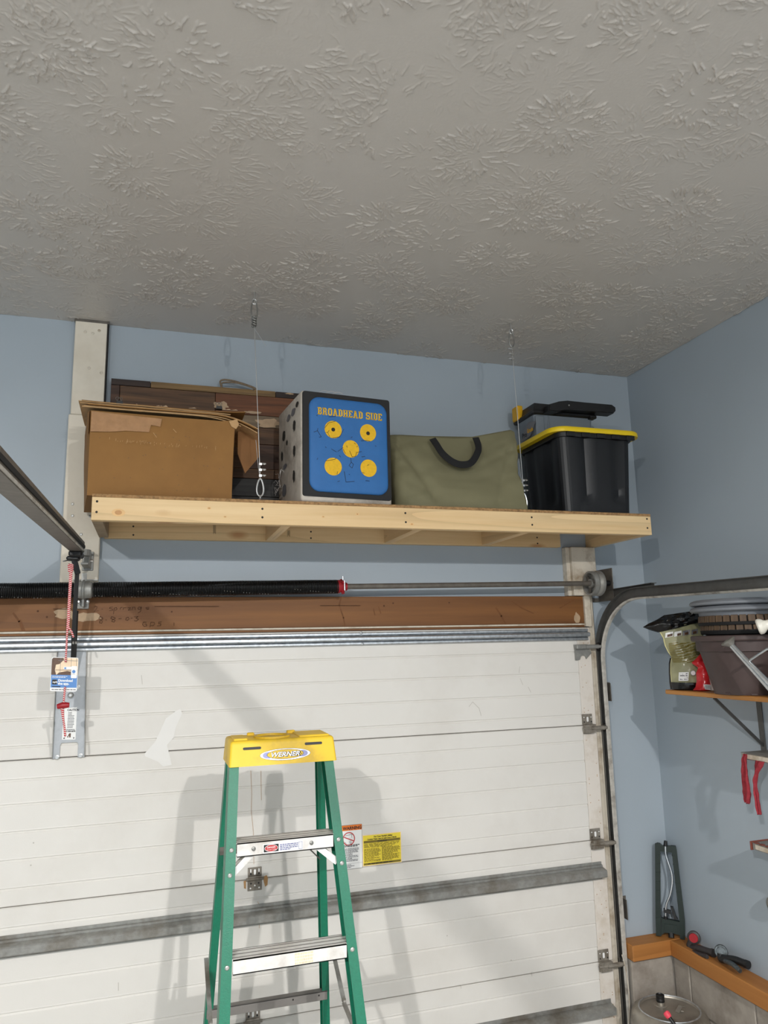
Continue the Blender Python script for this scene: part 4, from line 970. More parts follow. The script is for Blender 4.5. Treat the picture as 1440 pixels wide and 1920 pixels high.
# cracks and arrow cuts
def TQ(x, y): return TL(480+x*300/1440, 680+y*300/1440)
for l in ([(508, 636), (540, 625), (545, 602)], [(540, 625), (575, 680), (556, 682)], [(605, 600), (640, 555), (700, 540)], [(612, 640), (632, 640), (650, 680)], [(632, 640), (645, 622)], [(676, 690), (740, 680), (775, 612)],
          [(612, 895), (660, 888), (700, 880), (706, 868)], [(720, 990), (715, 1015)], [(722, 812), (770, 775)], [(770, 790), (790, 830)], [(828, 805), (850, 860), (880, 855), (890, 820), (935, 812)], [(838, 870), (842, 910), (822, 935), (850, 960), (862, 925), (840, 905)],
          [(664, 788), (710, 815)], [(780, 990), (795, 1085), (870, 1078)], [(720, 1082), (738, 1074)], [(940, 1000), (960, 1005)], [(1010, 720), (985, 712), (930, 715)], [(985, 935), (1000, 930)], [(640, 500), (700, 498)], [(535, 885), (542, 870)], [(935, 860), (965, 855)], [(735, 845), (745, 860)], [(800, 760), (806, 775)], [(868, 735), (880, 745)], [(890, 770), (900, 762)], [(970, 1072), (1005, 1075)], [(1055, 760), (1065, 765)], [(610, 770), (618, 778)], [(820, 1015), (828, 1020)], [(838, 690), (850, 680)], [(530, 492), (540, 485)]):
    pr.line([TQ(*q) for q in l], .0016, 'ink')
pr.obj('face_print', blue, local=True)
# worn spots on the left side
for yy, zz, ry_, rz in ((.18, .405, .03, .014), (.25, .41, .03, .016), (.31, .425, .02, .012), (.265, .345, .018, .024), (.10, .345, .022, .022), (.265, .235, .016, .024), (.07, .26, .016, .022), (.26, .128, .016, .026), (.11, .095, .03, .028), (.15, .3, .012, .012), (.12, .20, .03, .012)):
    pr = Print((-.0022, TD, 0), Vector((0, -1, 0)), ZA, .0003); pts = []
    for i in range(20):
        a = 2*pi*i/20; k = 1+.3*nz((yy*30, cos(a)*2, sin(a)*2)); pts.append((yy+ry_*k*cos(a), zz+rz*k*sin(a)))
    pr.poly(pts, 'grey_print' if ry_ > .025 else 'ink'); pr.obj('worn_spot', body, local=True)
b = B()
for i in range(14):
    y0 = TD-random.uniform(.0, .12); z0 = random.uniform(.09, .2); b.tube(bez([(-.001, y0, z0), (-.008, y0+.02, z0+random.uniform(-.02, .02)), (-.012, y0+random.uniform(.01, .04), z0+random.uniform(-.03, .03))], 3), .0007, 4)
for i in range(3): b.tube(bez([(.08+.03*i, .02, TH), (.10+.03*i, .0, TH+.007), (.125+.03*i, .0, TH+.002)], 4), .0008, 4)
OB('frayed_threads', b, 'bag_white', body)

# olive bag
t = thing('canvas_bag', (-1.24, -.29, ST), 'olive green canvas bag with black handles between target and tote', 'bag')
BZ0, BZ1 = ST+.0008, 3.035
def bag(u, v):
    a = 2*pi*u; e = .42
    cs, sn = cos(a), sin(a); sx = math.copysign(abs(cs)**e, cs); sy = math.copysign(abs(sn)**e, sn)
    xl = -1.532+.010*v; yf = -.472+.155*v; yb = -.10-.10*v; q_ = min(1, v/.45); w_x = max(0, (v-.45)/.55); xr = atY(991-19*q_-8*w_x, 946-76*q_-75*w_x, yf).x
    topz = 2.998+.062*max(0, min(1, ((-1.24+sx*.3)+1.20)/.25))-.012*max(0, (sx-.93)/.07)
    x = (xl+xr)/2+sx*(xr-xl)/2; y = (yf+yb)/2+sy*(yb-yf)/2
    y = yf+(y-yf)*(1-.93*max(0, min(1, (sx-.50)/.26)))
    z = BZ0+(topz-BZ0)*v
    w_ = 1-abs(2*v-1)**6
    d = .016*sin(pi*min(1, v*1.1))*(.6+.6*nz((x*3, 1, z*3)))
    wr = .014*abs(nz((x*2.2+5, 7.7, z*7+x*3)))-.012*abs(nz((x*6+z*5, 1.1, z*2)))+.018*nz((x*5+z*3, 4.2, z*4-x*2))+.012*abs(nz((x*9-z*14, 2.2, z*6)))+.004*nz((x*22, y*22, z*14))
    crease = -.007*math.exp(-((x-(-.99)-.45*(z-2.85))/.016)**2)*(1 if z < 2.95 else .3)
    crease2 = -.015*math.exp(-((x-(-1.42)+.5*(z-2.8))/.02)**2)
    k = (d+wr+crease+crease2)*w_
    wr2 = 0
    return Vector((x+.3*k*sx*(abs(sx) > .8), y-(k if sy < 0 else -k), z))
b = B(); b.grid(bag, 120, 44, True); b.b.faces.new(b.V[0][::-1])
b.b.faces.new(b.V[-1]); bagb = obj('bag_body', b, 'canvas', t, smooth=180)
def strap(pts, wd, name, tk=.004):
    P = bez(pts, 8); b = B(); rows_ = []
    for i, p in enumerate(P):
        d = (P[min(i+1, len(P)-1)]-P[max(i-1, 0)]).normalized(); n_ = Vector((0, -1, 0)); s_ = d.cross(n_).normalized()
        rows_.append([b.b.verts.new(q) for q in (p+s_*wd/2, p-s_*wd/2, p-s_*wd/2+Vector((0, tk, 0)), p+s_*wd/2+Vector((0, tk, 0)))])
    for a, c in zip(rows_, rows_[1:]):
        for j in range(4): b.b.faces.new((a[j], a[(j+1) % 4], c[(j+1) % 4], c[j]))
    b.b.faces.new(rows_[0]); b.b.faces.new(rows_[-1][::-1]); return obj(name, b, 'webbing', t, smooth=40)
def bp(x, y, v): return atY(x, y, v)
strap([bp(811, 822, -.375), bp(818, 832, -.39), bp(830, 850, -.415), bp(848, 865, -.43), bp(866, 871, -.435), bp(884, 867, -.425), bp(896, 848, -.405), bp(897, 835, -.385), bp(892, 820, -.37)], .031, 'handle')
b = B(); b.tube([(-1.37, -.215, 3.012), (-1.2, -.214, 3.016)], .004, 6); b.box((-1.30, -.24, 3.008), (-1.20, -.20, 3.020), .003); obj('zip_flap', b, 'webbing', t)
b = B(); b.obox((-1.40, -.19, 3.0), (-1.20, -.19, 3.018), .02, .004); obj('handle', b, 'webbing', t)

# black tote with yellow lid
t = thing('storage_tote', (-.53, -.28, ST), 'black plastic tote with yellow lid at the right shelf end', 'tote')
tx0, tx1, ty0, ty1, tz1 = -.728, -.330, -.440, -.060, 3.032
def tote(u, v):
    n_ = 4; pts = rrect(1, 1, .11, 5)
    m_ = len(pts); i = int(u*m_) % m_; f = u*m_-int(u*m_); a, c = pts[i], pts[(i+1) % m_]
    px, py = a[0]+(c[0]-a[0])*f, a[1]+(c[1]-a[1])*f
    s_ = .905+.095*v
    x = (tx0+tx1)/2+px*(tx1-tx0)*s_; y = (ty0+ty1)/2+py*(ty1-ty0)*s_; z = ST+.001+(tz1-ST)*v
    rib = 0
    if py < -.49:
        for rx, rw in ((-.16, .07), (.30, .07)):
            tt = abs(px-rx)/rw
            if tt < 1 and v > .13: rib = max(rib, .012*min(1, (1-tt)*4)*min(1, (v-.13)*14))
        return Vector((x, y+rib, z))
    if px < -.49:
        for ry, rw in ((-.2, .07), (.25, .07)):
            tt = abs(py-ry)/rw
            if tt < 1 and v > .13: rib = max(rib, .012*min(1, (1-tt)*4)*min(1, (v-.13)*14))
        return Vector((x+rib, y, z))
    return Vector((x, y, z))
b = B(); b.grid(tote, 240, 24, True); b.b.faces.new(b.V[0][::-1]); tb = obj('tote_body', b, 'tote', t, smooth=40)
b = B(); b.prism(rrect(tx1-tx0+.02, ty1-ty0+.02, .05, 5, (tx0+tx1)/2, (ty0+ty1)/2), (0, 0, tz1-.028), XA, YA, .026, .003)
for k in range(5): b.box((tx0+.03+k*.082, ty0-.016, tz1-.028), (tx0+.075+k*.082, ty0+.0, tz1-.004), .002)
obj('tote_rim', b, 'tote', t, smooth=40)
b = B(); cxm, cym = (tx0+tx1)/2+.004, (ty0+ty1)/2
ol = rrect(tx1-tx0+.094, ty1-ty0+.05, .075, 8, cxm, cym)
def lv(s_, z): return [b.b.verts.new((cxm+(x-cxm)*s_, cym+(y-cym)*s_, z)) for x, y in ol]
rs = [lv(.97, tz1-.006), lv(1, tz1-.008), lv(1.006, tz1+.002), lv(1, tz1+.012), lv(.985, tz1+.016), lv(.94, tz1+.016), lv(.92, tz1+.006)]
for a, c in zip(rs, rs[1:]):
    for k in range(len(a)): b.b.faces.new((a[k], a[(k+1) % len(a)], c[(k+1) % len(a)], c[k]))
b.b.faces.new(rs[-1]); b.b.faces.new(rs[0][::-1]); obj('tote_lid', b, 'yellow', t, smooth=40, label='yellow lid')

# grey toolbox on the tote
TBZ = tz1+.0065
t = thing('toolbox', (-.57, -.28, TBZ), 'small grey toolbox with black lid standing on the yellow tote lid', 'toolbox')
qx0, qx1, qy0, qy1 = -.755, -.420, -.262, -.075; qz = 3.163
b = B()
def tbw(s_, z): return [b.b.verts.new(((qx0+qx1)/2+x*s_, (qy0+qy1)/2+y*s_, z)) for x, y in rrect(qx1-qx0, qy1-qy0, .02, 3)]
rs = [tbw(.90, TBZ), tbw(1, qz)]
for a, c in zip(rs, rs[1:]):
    for k in range(len(a)): b.b.faces.new((a[k], a[(k+1) % len(a)], c[(k+1) % len(a)], c[k]))
b.b.faces.new(rs[-1]); b.b.faces.new(rs[0][::-1]); tb = obj('box_body', b, 'grey_plastic', t)
b = B(); b.box((qx0+.008, qy0-.004, TBZ+.004), (qx0+.055, qy0+.012, qz-.004), .004); b.box((qx0+.075, qy0-.002, TBZ+.004), (qx0+.085, qy0+.012, qz-.004), .003); obj('corner_rib', b, 'grey_plastic', tb)
b = B(); b.box((qx0-.012, qy0-.012, qz), (qx1+.01, qy1+.012, qz+.022), .006); b.prism([(0, 0), (.01, .040), (.30, .036), (.33, 0)], (qx0+.0, qy1-.01, qz+.022), XA, ZA, .17); ld = obj('box_lid', b, 'black', t)
b = B(); b.prism([(0, 0), (.01, .035), (.06, .052), (.11, .060), (.365, .060), (.385, .048), (.385, .030), (.370, .014), (.10, .018), (.05, .0)], (qx0+.045, qy0-.004, qz+.002), XA, ZA, .06, .004); obj('carry_handle', b, 'black', ld)
b = B(); b.lathe([(.004, 0), (.004, .004)], (qx0+.157, qy0-.068, qz+.036), (0, -1, 0), 10); obj('handle_pin', b, 'zinc', ld)
b = B(); b.box((qx1-.03, qy0-.03, qz-.006), (qx1+.004, qy0+.01, qz+.01), .003); obj('side_catch', b, 'black', ld)
b = B(); b.box((qx0-.020, qy1-.06, qz+.012), (qx0+.012, qy1+.004, qz+.088), .007, seg=2); obj('latch', b, 'amber', ld, label='amber yellow latch')
pr = Print((qx0+.003, qy1-.02, TBZ), Vector((.03, -1, 0)).normalized(), Vector((-.14, 0, 1)).normalized(), .0006)
pr.poly([(.03, .02), (.12, .03), (.19, .085), (.12, .098), (.06, .06)], 'grey_print'); pr.text('Pro', .04, .036, .032, 'black_print', .001, .2); pr.text('Grade', .095, .048, .028, 'amber', .001, .2, sx=.8); pr.obj('maker_badge', tb)

# ================================================================== STEPLADDER
FS, RS = .28, .20
def fy(z): return -.80-FS*(1.757-z)          # front face of the front rails
def ry(z): return -.68+RS*(1.70-z)           # front face of the rear rails
t = thing('step_ladder', (-2.1, -.75, 0), 'green fibreglass stepladder with yellow cap in front of the garage door', 'ladder')
def rail(xo0, xo1, side, front, name):
    # C-channel: web outside, two flanges; runs from z=1.70 to the floor
    b = B(); zs = (1.700, .004); f = fy if front else ry; dep = .062 if front else .045; fl = .031 if front else .026; tk = .0045
    def xo(z): return xo0+(xo1-xo0)*(1.676-z)/1.676
    def yo(z): return f(z) if front else f(z)+dep
    sgn = side
    sec = [(0, 0), (-fl*sgn, 0), (-fl*sgn, 1), (-tk*sgn, 1), (-tk*sgn, 2), (-fl*sgn, 2), (-fl*sgn, 3), (0, 3)]
    yy = {0: 0, 1: tk, 2: dep-tk, 3: dep}
    rings = []
    for z in zs:
        y0 = f(z); rings.append([b.b.verts.new((xo(z)+dx, y0+yy[k], z)) for dx, k in sec])
    k = len(sec)
    for j in range(k): b.b.faces.new((rings[0][j], rings[0][(j+1) % k], rings[1][(j+1) % k], rings[1][j]))
    b.b.faces.new(rings[0]); b.b.faces.new(rings[1][::-1])
    o = obj(name, b, 'green', t)
    b = B(); z = .0; b.box((xo(.03)-.02, f(.03)-.012, 0), (xo(.03)+.02, f(.03)+dep+.012, .035), .005); obj('foot', b, 'black_matte', o)
    return o
flx = (-2.267, -2.362); frx = (-1.919, -1.812)
rails = [rail(*flx, -1, True, 'front_rail'), rail(*frx, 1, True, 'front_rail'), rail(-2.262, -2.345, -1, False, 'rear_rail'), rail(-1.917, -1.818, 1, False, 'rear_rail')]
def xin(side, z):
    a = flx if side < 0 else frx; return a[0]+(a[1]-a[0])*(1.676-z)/1.676
# cap
cx0, cx1 = -2.268, -1.908
b = B(); zc0, zc1 = 1.678, 1.757
secs = [(-.829, -.612, zc0, 0), (-.8105, -.628, zc1-.012, .0045), (-.8085, -.630, zc1-.006, .0055), (-.8055, -.633, zc1-.002, .0085), (-.801, -.638, zc1, .013)]
rings = []
for y0, y1, z, ins in secs:
    yc = (y0+y1)/2
    rings.append([b.b.verts.new(((cx0+cx1)/2+px, yc+py, z)) for px, py in rrect(cx1-cx0-2*ins, y1-y0, .008+ins*.3, 3)])
nr = len(rings[0])
for a, c in zip(rings, rings[1:]):
    for j in range(nr): b.b.faces.new((a[j], a[(j+1) % nr], c[(j+1) % nr], c[j]))
b.b.faces.new(rings[-1])
inner = [b.b.verts.new((( v.co.x-(cx0+cx1)/2)*.965+(cx0+cx1)/2, (v.co.y+.7205)*.94-.7205, zc0)) for v in rings[0]]
for j in range(nr): b.b.faces.new((rings[0][j], rings[0][(j+1) % nr], inner[(j+1) % nr], inner[j]))
it = [b.b.verts.new((v.co.x, (v.co.y+.7205)*.77-.7205, zc1-.014)) for v in inner]
for j in range(nr): b.b.faces.new((inner[j], inner[(j+1) % nr], it[(j+1) % nr], it[j]))
b.b.faces.new(it)
cap = obj('cap', b, 'yellow_cap', t, smooth=40, label='yellow moulded top cap')
b = B()
b.box((-2.25, -.79, zc1-.004), (-2.205, -.67, zc1+.0055), .002); b.box((-2.19, -.66, zc1-.004), (-2.165, -.645, zc1+.009), .003); b.box((-2.05, -.66, zc1-.004), (-2.02, -.645, zc1+.010), .003); b.box((-2.03, -.79, zc1-.004), (-1.925, -.65, zc1+.005), .003)
b.lathe([(.062, 0), (.062, .006), (.054, .006), (.052, 0)], (-2.115, -.735, zc1), (0, 0, 1), 30, (False, False)); obj('cap_tool_ridges', b, 'yellow_cap', cap)
cn = Vector((0, -(1), -.26)).normalized()
vv = Vector((0, .0185, .067)).normalized()
cz_o = Vector((0, -.8295, zc0))
pr = Print((cx0, -.8300, zc0), XA, vv, .0004)
for xa in (.045, .252): pr.poly(rrect(.060, .0085, .0042, 4, xa+.03, .0565+(.004 if xa > .2 else 0)), 'black_print')
pr.obj('cap_slot', cap)
pr = Print((cx0, -.8300, zc0), XA, vv, .00015); ex, ez = .185, .031
pr.disc(ex, ez, .085, .0190, 'black_print', 40); pr.disc(ex, ez, .084, .0182, 'chrome_print', 40); pr.disc(ex-.058, ez, .018, .0105, 'violet_print', 24); pr.disc(ex+.058, ez, .018, .0105, 'violet_print', 24); pr.disc(ex, ez+.0008, .062, .0158, 'black_print', 40); pr.disc(ex, ez+.0008, .0605, .0148, 'yellow_cap', 40)
pr.text('WERNER', ex-.0005, ez-.0072, .0215, 'black_print', .0011, .32, 'CENTER', 1.16); pr.text('WERNER', ex-.002, ez-.0066, .0207, 'chrome_print', .0002, .32, 'CENTER', 1.18); pr.disc(ex+.054, ez-.001, .002, .002, 'olive_print', 10)
pr.obj('cap_emblem', cap)
# steps
def step(z, n_, label=None):
    y0 = fy(z)-.006; y1 = y0+.082; xl, xr = xin(-1, z)+.005, xin(1, z)-.005; hh = .041
    b = B(); b.box((xl+.028, y0, z-hh), (xr-.028, y0+.003, z)); b.box((xl, y0+.006, z-.003), (xr, y1, z), 0); b.box((xl+.028, y0, z-.003), (xr-.028, y0+.006, z)); b.box((xl, y1-.003, z-.030), (xr, y1, z)); b.box((xl+.028, y0, z-hh), (xr-.028, y0+.014, z-hh+.003))
    s_ = obj('step', b, 'alu', t)
    for k in range(3):
        b = B(); b.box((xl+.006, y0+.014+k*.025, z), (xr-.006, y0+.0185+k*.025, z+.0010)); obj('tread_groove', b, 'alu_dark', s_)
    for sd, x in ((-1, xin(-1, z)+.016), (1, xin(1, z)-.015)):
        zz = z-.018; b = B(); b.lathe([(.0072, 0), (.0066, .003), (.0038, .0048)], (x, fy(zz)-.0002, zz), (0, -1, 0), 14); obj('rivet', b, 'rivet', rails[0 if sd < 0 else 1])
    return s_
s1 = step(1.458, 1); s2 = step(1.156, 2); step(.853, 3); step(.55, 4); step(.25, 5)
for xx in (-2.195, -2.01):
    b = B(); b.lathe([(.0068, 0), (.006, .003), (.003, .0045)], (xx, fy(1.458)-.0062, 1.438), (0, -1, 0), 14); obj('rivet', b, 'zinc_dark', s1)
o2 = Vector((-2.166, fy(1.458)-.0064, 1.421)); pr = Print(o2, XA, ZA, .0002)
pr.rect(0, 0, .128, .028, 'white_print'); pr.rect(.003, .003, .050, .025, 'black_print'); pr.disc(.0265, .014, .021, .0105, 'white_print', 24); pr.disc(.0265, .014, .0198, .0094, 'red_print', 24)
pr.text('DANGER', .0265, .0142, .0072, 'white_print', .0001, align='CENTER', sx=.95); pr.text('DO NOT CLIMB', .0265, .0082, .0046, 'white_print', 0, align='CENTER', sx=.9)
pr.lines(.054, .004, .112, .024, 4, 'violet_print', .55, 21); pr.rect(.114, .003, .126, .025, 'violet_print'); pr.rect(.115, .004, .125, .024, 'white_print'); pr.obj('step_label', s1)
pr = Print((-2.08, fy(1.156)-.0064, 1.118), XA, ZA, .0002); pr.lines(0, 0, .056, .034, 4, 'peach_print', .7, 31); pr.obj('faded_label', s2)
# diagonal braces under the first step
def brace(side):
    zt, zb = 1.418, 1.372; x1 = xin(side, zb)-side*.030; b = B()
    for dy in (.022, .058):
        b.obox((x1+side*.004, fy(zb)+dy*.8, zb), (x1-side*.056, fy(zt)+dy, zt+.002), .019, .005, (0, 1, 0))
    obj('knee_brace', b, 'alu', t)
    for z_ in (1.372,):
        b = B(); b.lathe([(.0072, 0), (.0066, .003), (.0038, .0048)], (xin(side, z_)-side*.015, fy(z_)-.0002, z_), (0, -1, 0), 14); obj('rivet', b, 'rivet', rails[0 if side < 0 else 1])
brace(-1); brace(1)
for z, x0_, x1_ in ((.822, -2.300, -1.875), (.40, -2.31, -1.86), (1.255, -2.278, -1.90)):
    if z > 1.2: continue
    b = B(); y = ry(z); b.box((x0_, y-.004, z-.016), (x1_, y, z+.014), .001); b.box((x0_, y-.004, z+.011), (x1_, y+.022, z+.014)); rb = obj('rear_bar', b, 'alu_dark', t)
    for xx in (-1.906, -2.0):
        b = B(); b.lathe([(.003, 0), (.003, .001)], (xx, y-.0042, z+.002), (0, -1, 0), 8); obj('bar_hole', b, 'ink', rb)
# rear bar hidden under the first step plus its diagonal
b = B(); z = 1.373; y = ry(z); b.obox((-1.985, y-.006, 1.375), (-1.925, y-.006, 1.315), .004, .018, (0, 1, 0)); b.obox((-2.215, y-.006, 1.375), (-2.262, y-.006, 1.315), .004, .018, (0, 1, 0)); b.box((-2.275, y-.004, 1.360), (-1.905, y, 1.386)); obj('rear_bar', b, 'dark_steel', t)
# spreaders
for side, xo in ((-1, -2.302), (1, -1.868)):
    a = Vector((xo+side*.004, ry(1.0)+.02, 1.005)); mdl = Vector((xo+side*.002, -.72, .885)); e = Vector((xo+side*.016, fy(.8)+.03, .800))
    b = B(); b.obox(a, mdl, .004, .014, (1, 0, 0)); sp_ = obj('spreader', b, 'galv_dull', t); b = B(); b.obox(mdl-Vector((0, 0, .006)), e, .004, .014, (1, 0, 0)); b.lathe([(.009, -.004), (.009, .006)], mdl, (1, 0, 0), 10); obj('spreader_link', b, 'galv_dull', sp_)

# ================================================================== RIGHT WALL
WZ = 1.832
t = thing('wall_shelf', (-.15, -1.2, WZ-.02), 'varnished pine wall shelf holding planters and soil bags', 'shelf')
b = B(); b.box((-.290, -2.6, WZ-.019), (-.001, -.470, WZ), .003); obj('board', b, 'shelf_wood', t)
for yb in (-.715, -1.9):
    b = B(); b.box((-.006, yb-.014, 1.565), (-.001, yb+.014, WZ-.020), .001); bk = obj('shelf_bracket', b, 'track', t)
    b = B(); b.obox((-.004, yb, 1.60), (-.235, yb, WZ-.024), .012, .008, (0, 1, 0)); b.box((-.26, yb-.014, WZ-.023), (-.001, yb+.014, WZ-.0195)); obj('bracket_strut', b, 'track', bk)
    b = B(); b.lathe([(.004, 0), (.003, .002)], (-.006, yb, 1.790), (-1, 0, 0), 8); obj('screw', b, 'ink', bk)

# soil bag
t = thing('soil_bag', (-.15, -.52, WZ), 'crumpled sage and black potting soil bag at the shelf end', 'bag')
PO = (-.16, -.56)
# facing frame: u across the bag (seen left to right), w thickness away from the room
bu = Vector((.93, -.37, 0)).normalized(); bwv = Vector((.37, .93, 0)).normalized()
BO = Vector((-.185, -.545, 0))
def bagpt(px, py, dep=0):
    d = ray(px, py); k = (BO-CAM).dot(bwv)/d.dot(bwv); return CAM+d*k+bwv*dep
sil = [  # y, left x, right x of the silhouette, thickness
    (1291, 1262, 1327, .05), (1283, 1259, 1326, .09), (1262, 1257, 1324, .10), (1245, 1257, 1323, .10), (1232, 1259, 1322, .085), (1222, 1252, 1321, .07), (1210, 1246, 1320, .06), (1196, 1243, 1319, .055), (1184, 1236, 1318, .05), (1166, 1232, 1317, .045)]
def bagsheet(rows_, front, mat_name, name, par, jitter=.006, seed=0, tmul=1.0):
    b = B(); nu = 26
    def fn(sg):
        def g(u, v):
            f = v*(len(rows_)-1); i = min(int(f), len(rows_)-2); f -= i
            r0, r1 = rows_[i], rows_[i+1]; y, xl, xr, th = [r0[k]+(r1[k]-r0[k])*f for k in range(4)]
            px = xl+(xr-xl)*u; py = y+(r0[4]+(r1[4]-r0[4])*f)*(u-.5) if len(r0) > 4 else y
            e = (1-abs(2*u-1)**2.6)
            dep = -sg*th*tmul*.5*e
            p = bagpt(px, py, dep); q = nz((px*.09+seed, py*.11, seed*3.1+sg))
            q2 = abs(nz((px*.05+py*.09+seed, py*.05-px*.06, seed+7)))
            return p+bwv*(-sg)*e*(q*jitter+q2*jitter*1.3)
        return g
    b.grid(fn(1), nu, 34); V1 = b.V; b.grid(fn(-1), nu, 34); V2 = b.V
    for row1, row2 in ((V1[0], V2[0]), (V1[-1], V2[-1])):
        for i in range(nu-1): b.b.faces.new((row1[i], row1[i+1], row2[i+1], row2[i]))
    return obj(name, b, mat_name, par, smooth=180)
bb2 = bagsheet(sil, True, 'bag_sage', 'bag_body', t, .006, 1)

bagsheet([(1175, 1234, 1320, .055, -22), (1171, 1220, 1320, .065, -22), (1166, 1205, 1319, .06, -20), (1160, 1216, 1316, .05, -18), (1154, 1232, 1311, .035, -15), (1149, 1245, 1306, .01, -9)], True, 'bag_black', 'bag_top', t, .017, 9)
def bagprint(polys, name, par):
    b = B(); mats = []
    for pts, mt, dp in polys:
        if mt not in mats: mats.append(mt)
        b.mi = mats.index(mt); b.poly([bagpt(x, y, dp) for x, y in pts])
    obj(name, b, mats, par)
def bagfront(px, py):
    # depth of the front sheet at this pixel
    rows_ = sil; 
    for r0, r1 in zip(rows_, rows_[1:]):
        if r1[0] <= py <= r0[0]:
            f = (py-r0[0])/(r1[0]-r0[0]); xl = r0[1]+(r1[1]-r0[1])*f; xr = r0[2]+(r1[2]-r0[2])*f; th = r0[3]+(r1[3]-r0[3])*f
            u = min(1, max(0, (px-xl)/(xr-xl))); e = (1-abs(2*u-1)**2.6)
            q = nz((px*.09+1, py*.11, 3.1+1)); q2 = abs(nz((px*.05+py*.09+1, py*.05-px*.06, 8)))
            return -th*.5*e-e*(q*.006+q2*.0078)-.0022
    return -.03
def bp_strip(b, pts, wd):
    pass
def patch(b, x0, y0, x1, y1, slope, n=6, m_=3):
    def g(u, v):
        x = x0+(x1-x0)*u; y = y0+(y1-y0)*v+slope*(x-x0); return bagpt(x, y, bagfront(x, y))
    b.grid(g, n, m_)
b = B(); mats = ['white_print', 'brown_print', 'grey_print', 'olive_print', 'bag_black']
def setm(nm): b.mi = mats.index(nm)
for i, (x0, x1, c) in enumerate(((1246, 1259, 0), (1261, 1274, 0), (1276, 1290, 0), (1292, 1306, 0))):
    b = B(); setm('white_print' if i < 2 else 'grey_print'); patch(b, x0, 1187-i*1.8, x1, 1196-i*1.8, -.22); pic = obj('picture_tile', b, mats, t)
b = B(); setm('brown_print')
_bf = bagfront
def bagfront(px, py): return _bf(px, py)-.0012
for i, (x0, x1) in enumerate(((1249, 1258), (1266, 1273), (1279, 1287), (1295, 1303))): patch(b, x0, 1190-i*1.8, x1, 1194.5-i*1.8, -.22, 4, 3)
setm('olive_print'); rg = random.Random(5)
for k in range(16):
    y = 1206+k*2.35; xl = 1252+max(0, (y-1212))*.28; xr = 1312 if k < 6 else 1308
    x = xl
    while x < xr:
        L = rg.uniform(8, 20); patch(b, x, y, min(x+L, xr), y+1.1, -.12, 4, 2); x += L+rg.uniform(1, 4)
setm('white_print'); patch(b, 1268, 1260, 1284, 1276, -.05, 5, 5); setm('grey_print')
for k in range(4): patch(b, 1270, 1262+k*3.4, 1282, 1263.8+k*3.4, -.05, 4, 2)
obj('bag_print', b, mats, t)
b = B(); setm('grey_print')
c0 = bagpt(1292, 1261, bagfront(1292, 1261)); b.lathe([(.012, 0), (.012, .001), (.010, .0015)], c0+bwv*-.001, -bwv, 20); setm('white_print'); b.lathe([(.010, .0016), (.009, .002)], c0+bwv*-.001, -bwv, 20); obj('seal_print', b, mats, t)
b = B(); b.tube([bagpt(r[1]+1.2, r[0], bagfront(r[1]+1.2, r[0])*0) for r in sil], .0032, 6); obj('bag_seam', b, 'bag_cream', t, smooth=180)
bagsheet([(1292, 1259, 1330, .11), (1284, 1257, 1330, .118), (1279, 1257, 1326, .118)], True, 'bag_black', 'bag_base', t, .004, 6)

# red bag
BO = BO+bwv*.03
bagsheet([(1292, 1257, 1300, .05), (1280, 1255, 1300, .06), (1262, 1254, 1300, .06), (1244, 1254, 1300, .05), (1234, 1256, 1300, .03)], True, 'bag_black', 'bag_back', t, .005, 4, 1.0)
BO = BO-bwv*.03
t = thing('red_bag', (-.12, -.66, WZ), 'red and white plastic bag squeezed between soil bag and brown planter', 'bag')
BO_keep = BO.copy(); BO = Vector((-.15, -.655, 0))
bagsheet([(1294, 1299, 1338, .05), (1288, 1304, 1336, .06), (1276, 1306, 1333, .06), (1262, 1305, 1330, .055), (1252, 1309, 1328, .05), (1243, 1296, 1326, .035), (1234, 1306, 1322, .02), (1225, 1314, 1319, .006)], True, 'bag_red', 'bag_body', t, .006, 13)
bagsheet([(1294, 1327, 1341, .07), (1276, 1326, 1337, .065), (1256, 1322, 1331, .06), (1240, 1315, 1325, .05)], True, 'bag_white', 'bag_side', t, .003, 17)
b = B(); b.poly([bagpt(x, y, -.040) for x, y in ((1313, 1282), (1326, 1283), (1326, 1292.5), (1316, 1291.5))]); lb = obj('barcode_label', b, 'white_print', t)
b = B()
for k in range(6): b.poly([bagpt(x, y, -.0415) for x, y in ((1316+k*1.6, 1283.5), (1316.9+k*1.6, 1283.5), (1317.2+k*1.6, 1291), (1316.4+k*1.6, 1291))])
obj('barcode_print', b, 'grey_print', lb)
BO = BO_keep

# brown planter with barrel bowl and grey pots stacked on it
PC = Vector((-.185, -.862, WZ+.0005))
t = thing('brown_planter', PC, 'big dark brown tapered planter on the wall shelf', 'planter')
b = B(); b.lathe([(.128, 0), (.130, .006), (.172, .170), (.184, .172), (.186, .212), (.200, .213), (.203, .218), (.203, .231), (.198, .235), (.176, .235), (.174, .20), (.13, .02)], PC, n=48, cap=(True, True)); obj('pot', b, 'planter', t, smooth=30)
b = B()
for a in range(8):
    an_ = R(a*45+10); b.box((-.012, -.008, .0), (.012, .006, .008), .002, Matrix.Translation(PC+Vector((.124*cos(an_), .124*sin(an_), 0))) @ Matrix.Rotation(an_+pi/2, 4, 'Z'))
obj('foot_tabs', b, 'planter', t)
bc = PC+Vector((.008, .002, .2355))
t = thing('barrel_planter', bc, 'round planter clad in small brown staves on the brown planter', 'planter')
b = B(); b.lathe([(.145, 0), (.150, .004), (.163, .074), (.160, .076), (.148, .074), (.138, .01)], bc, n=48); obj('bowl', b, 'black_matte', t, smooth=30)
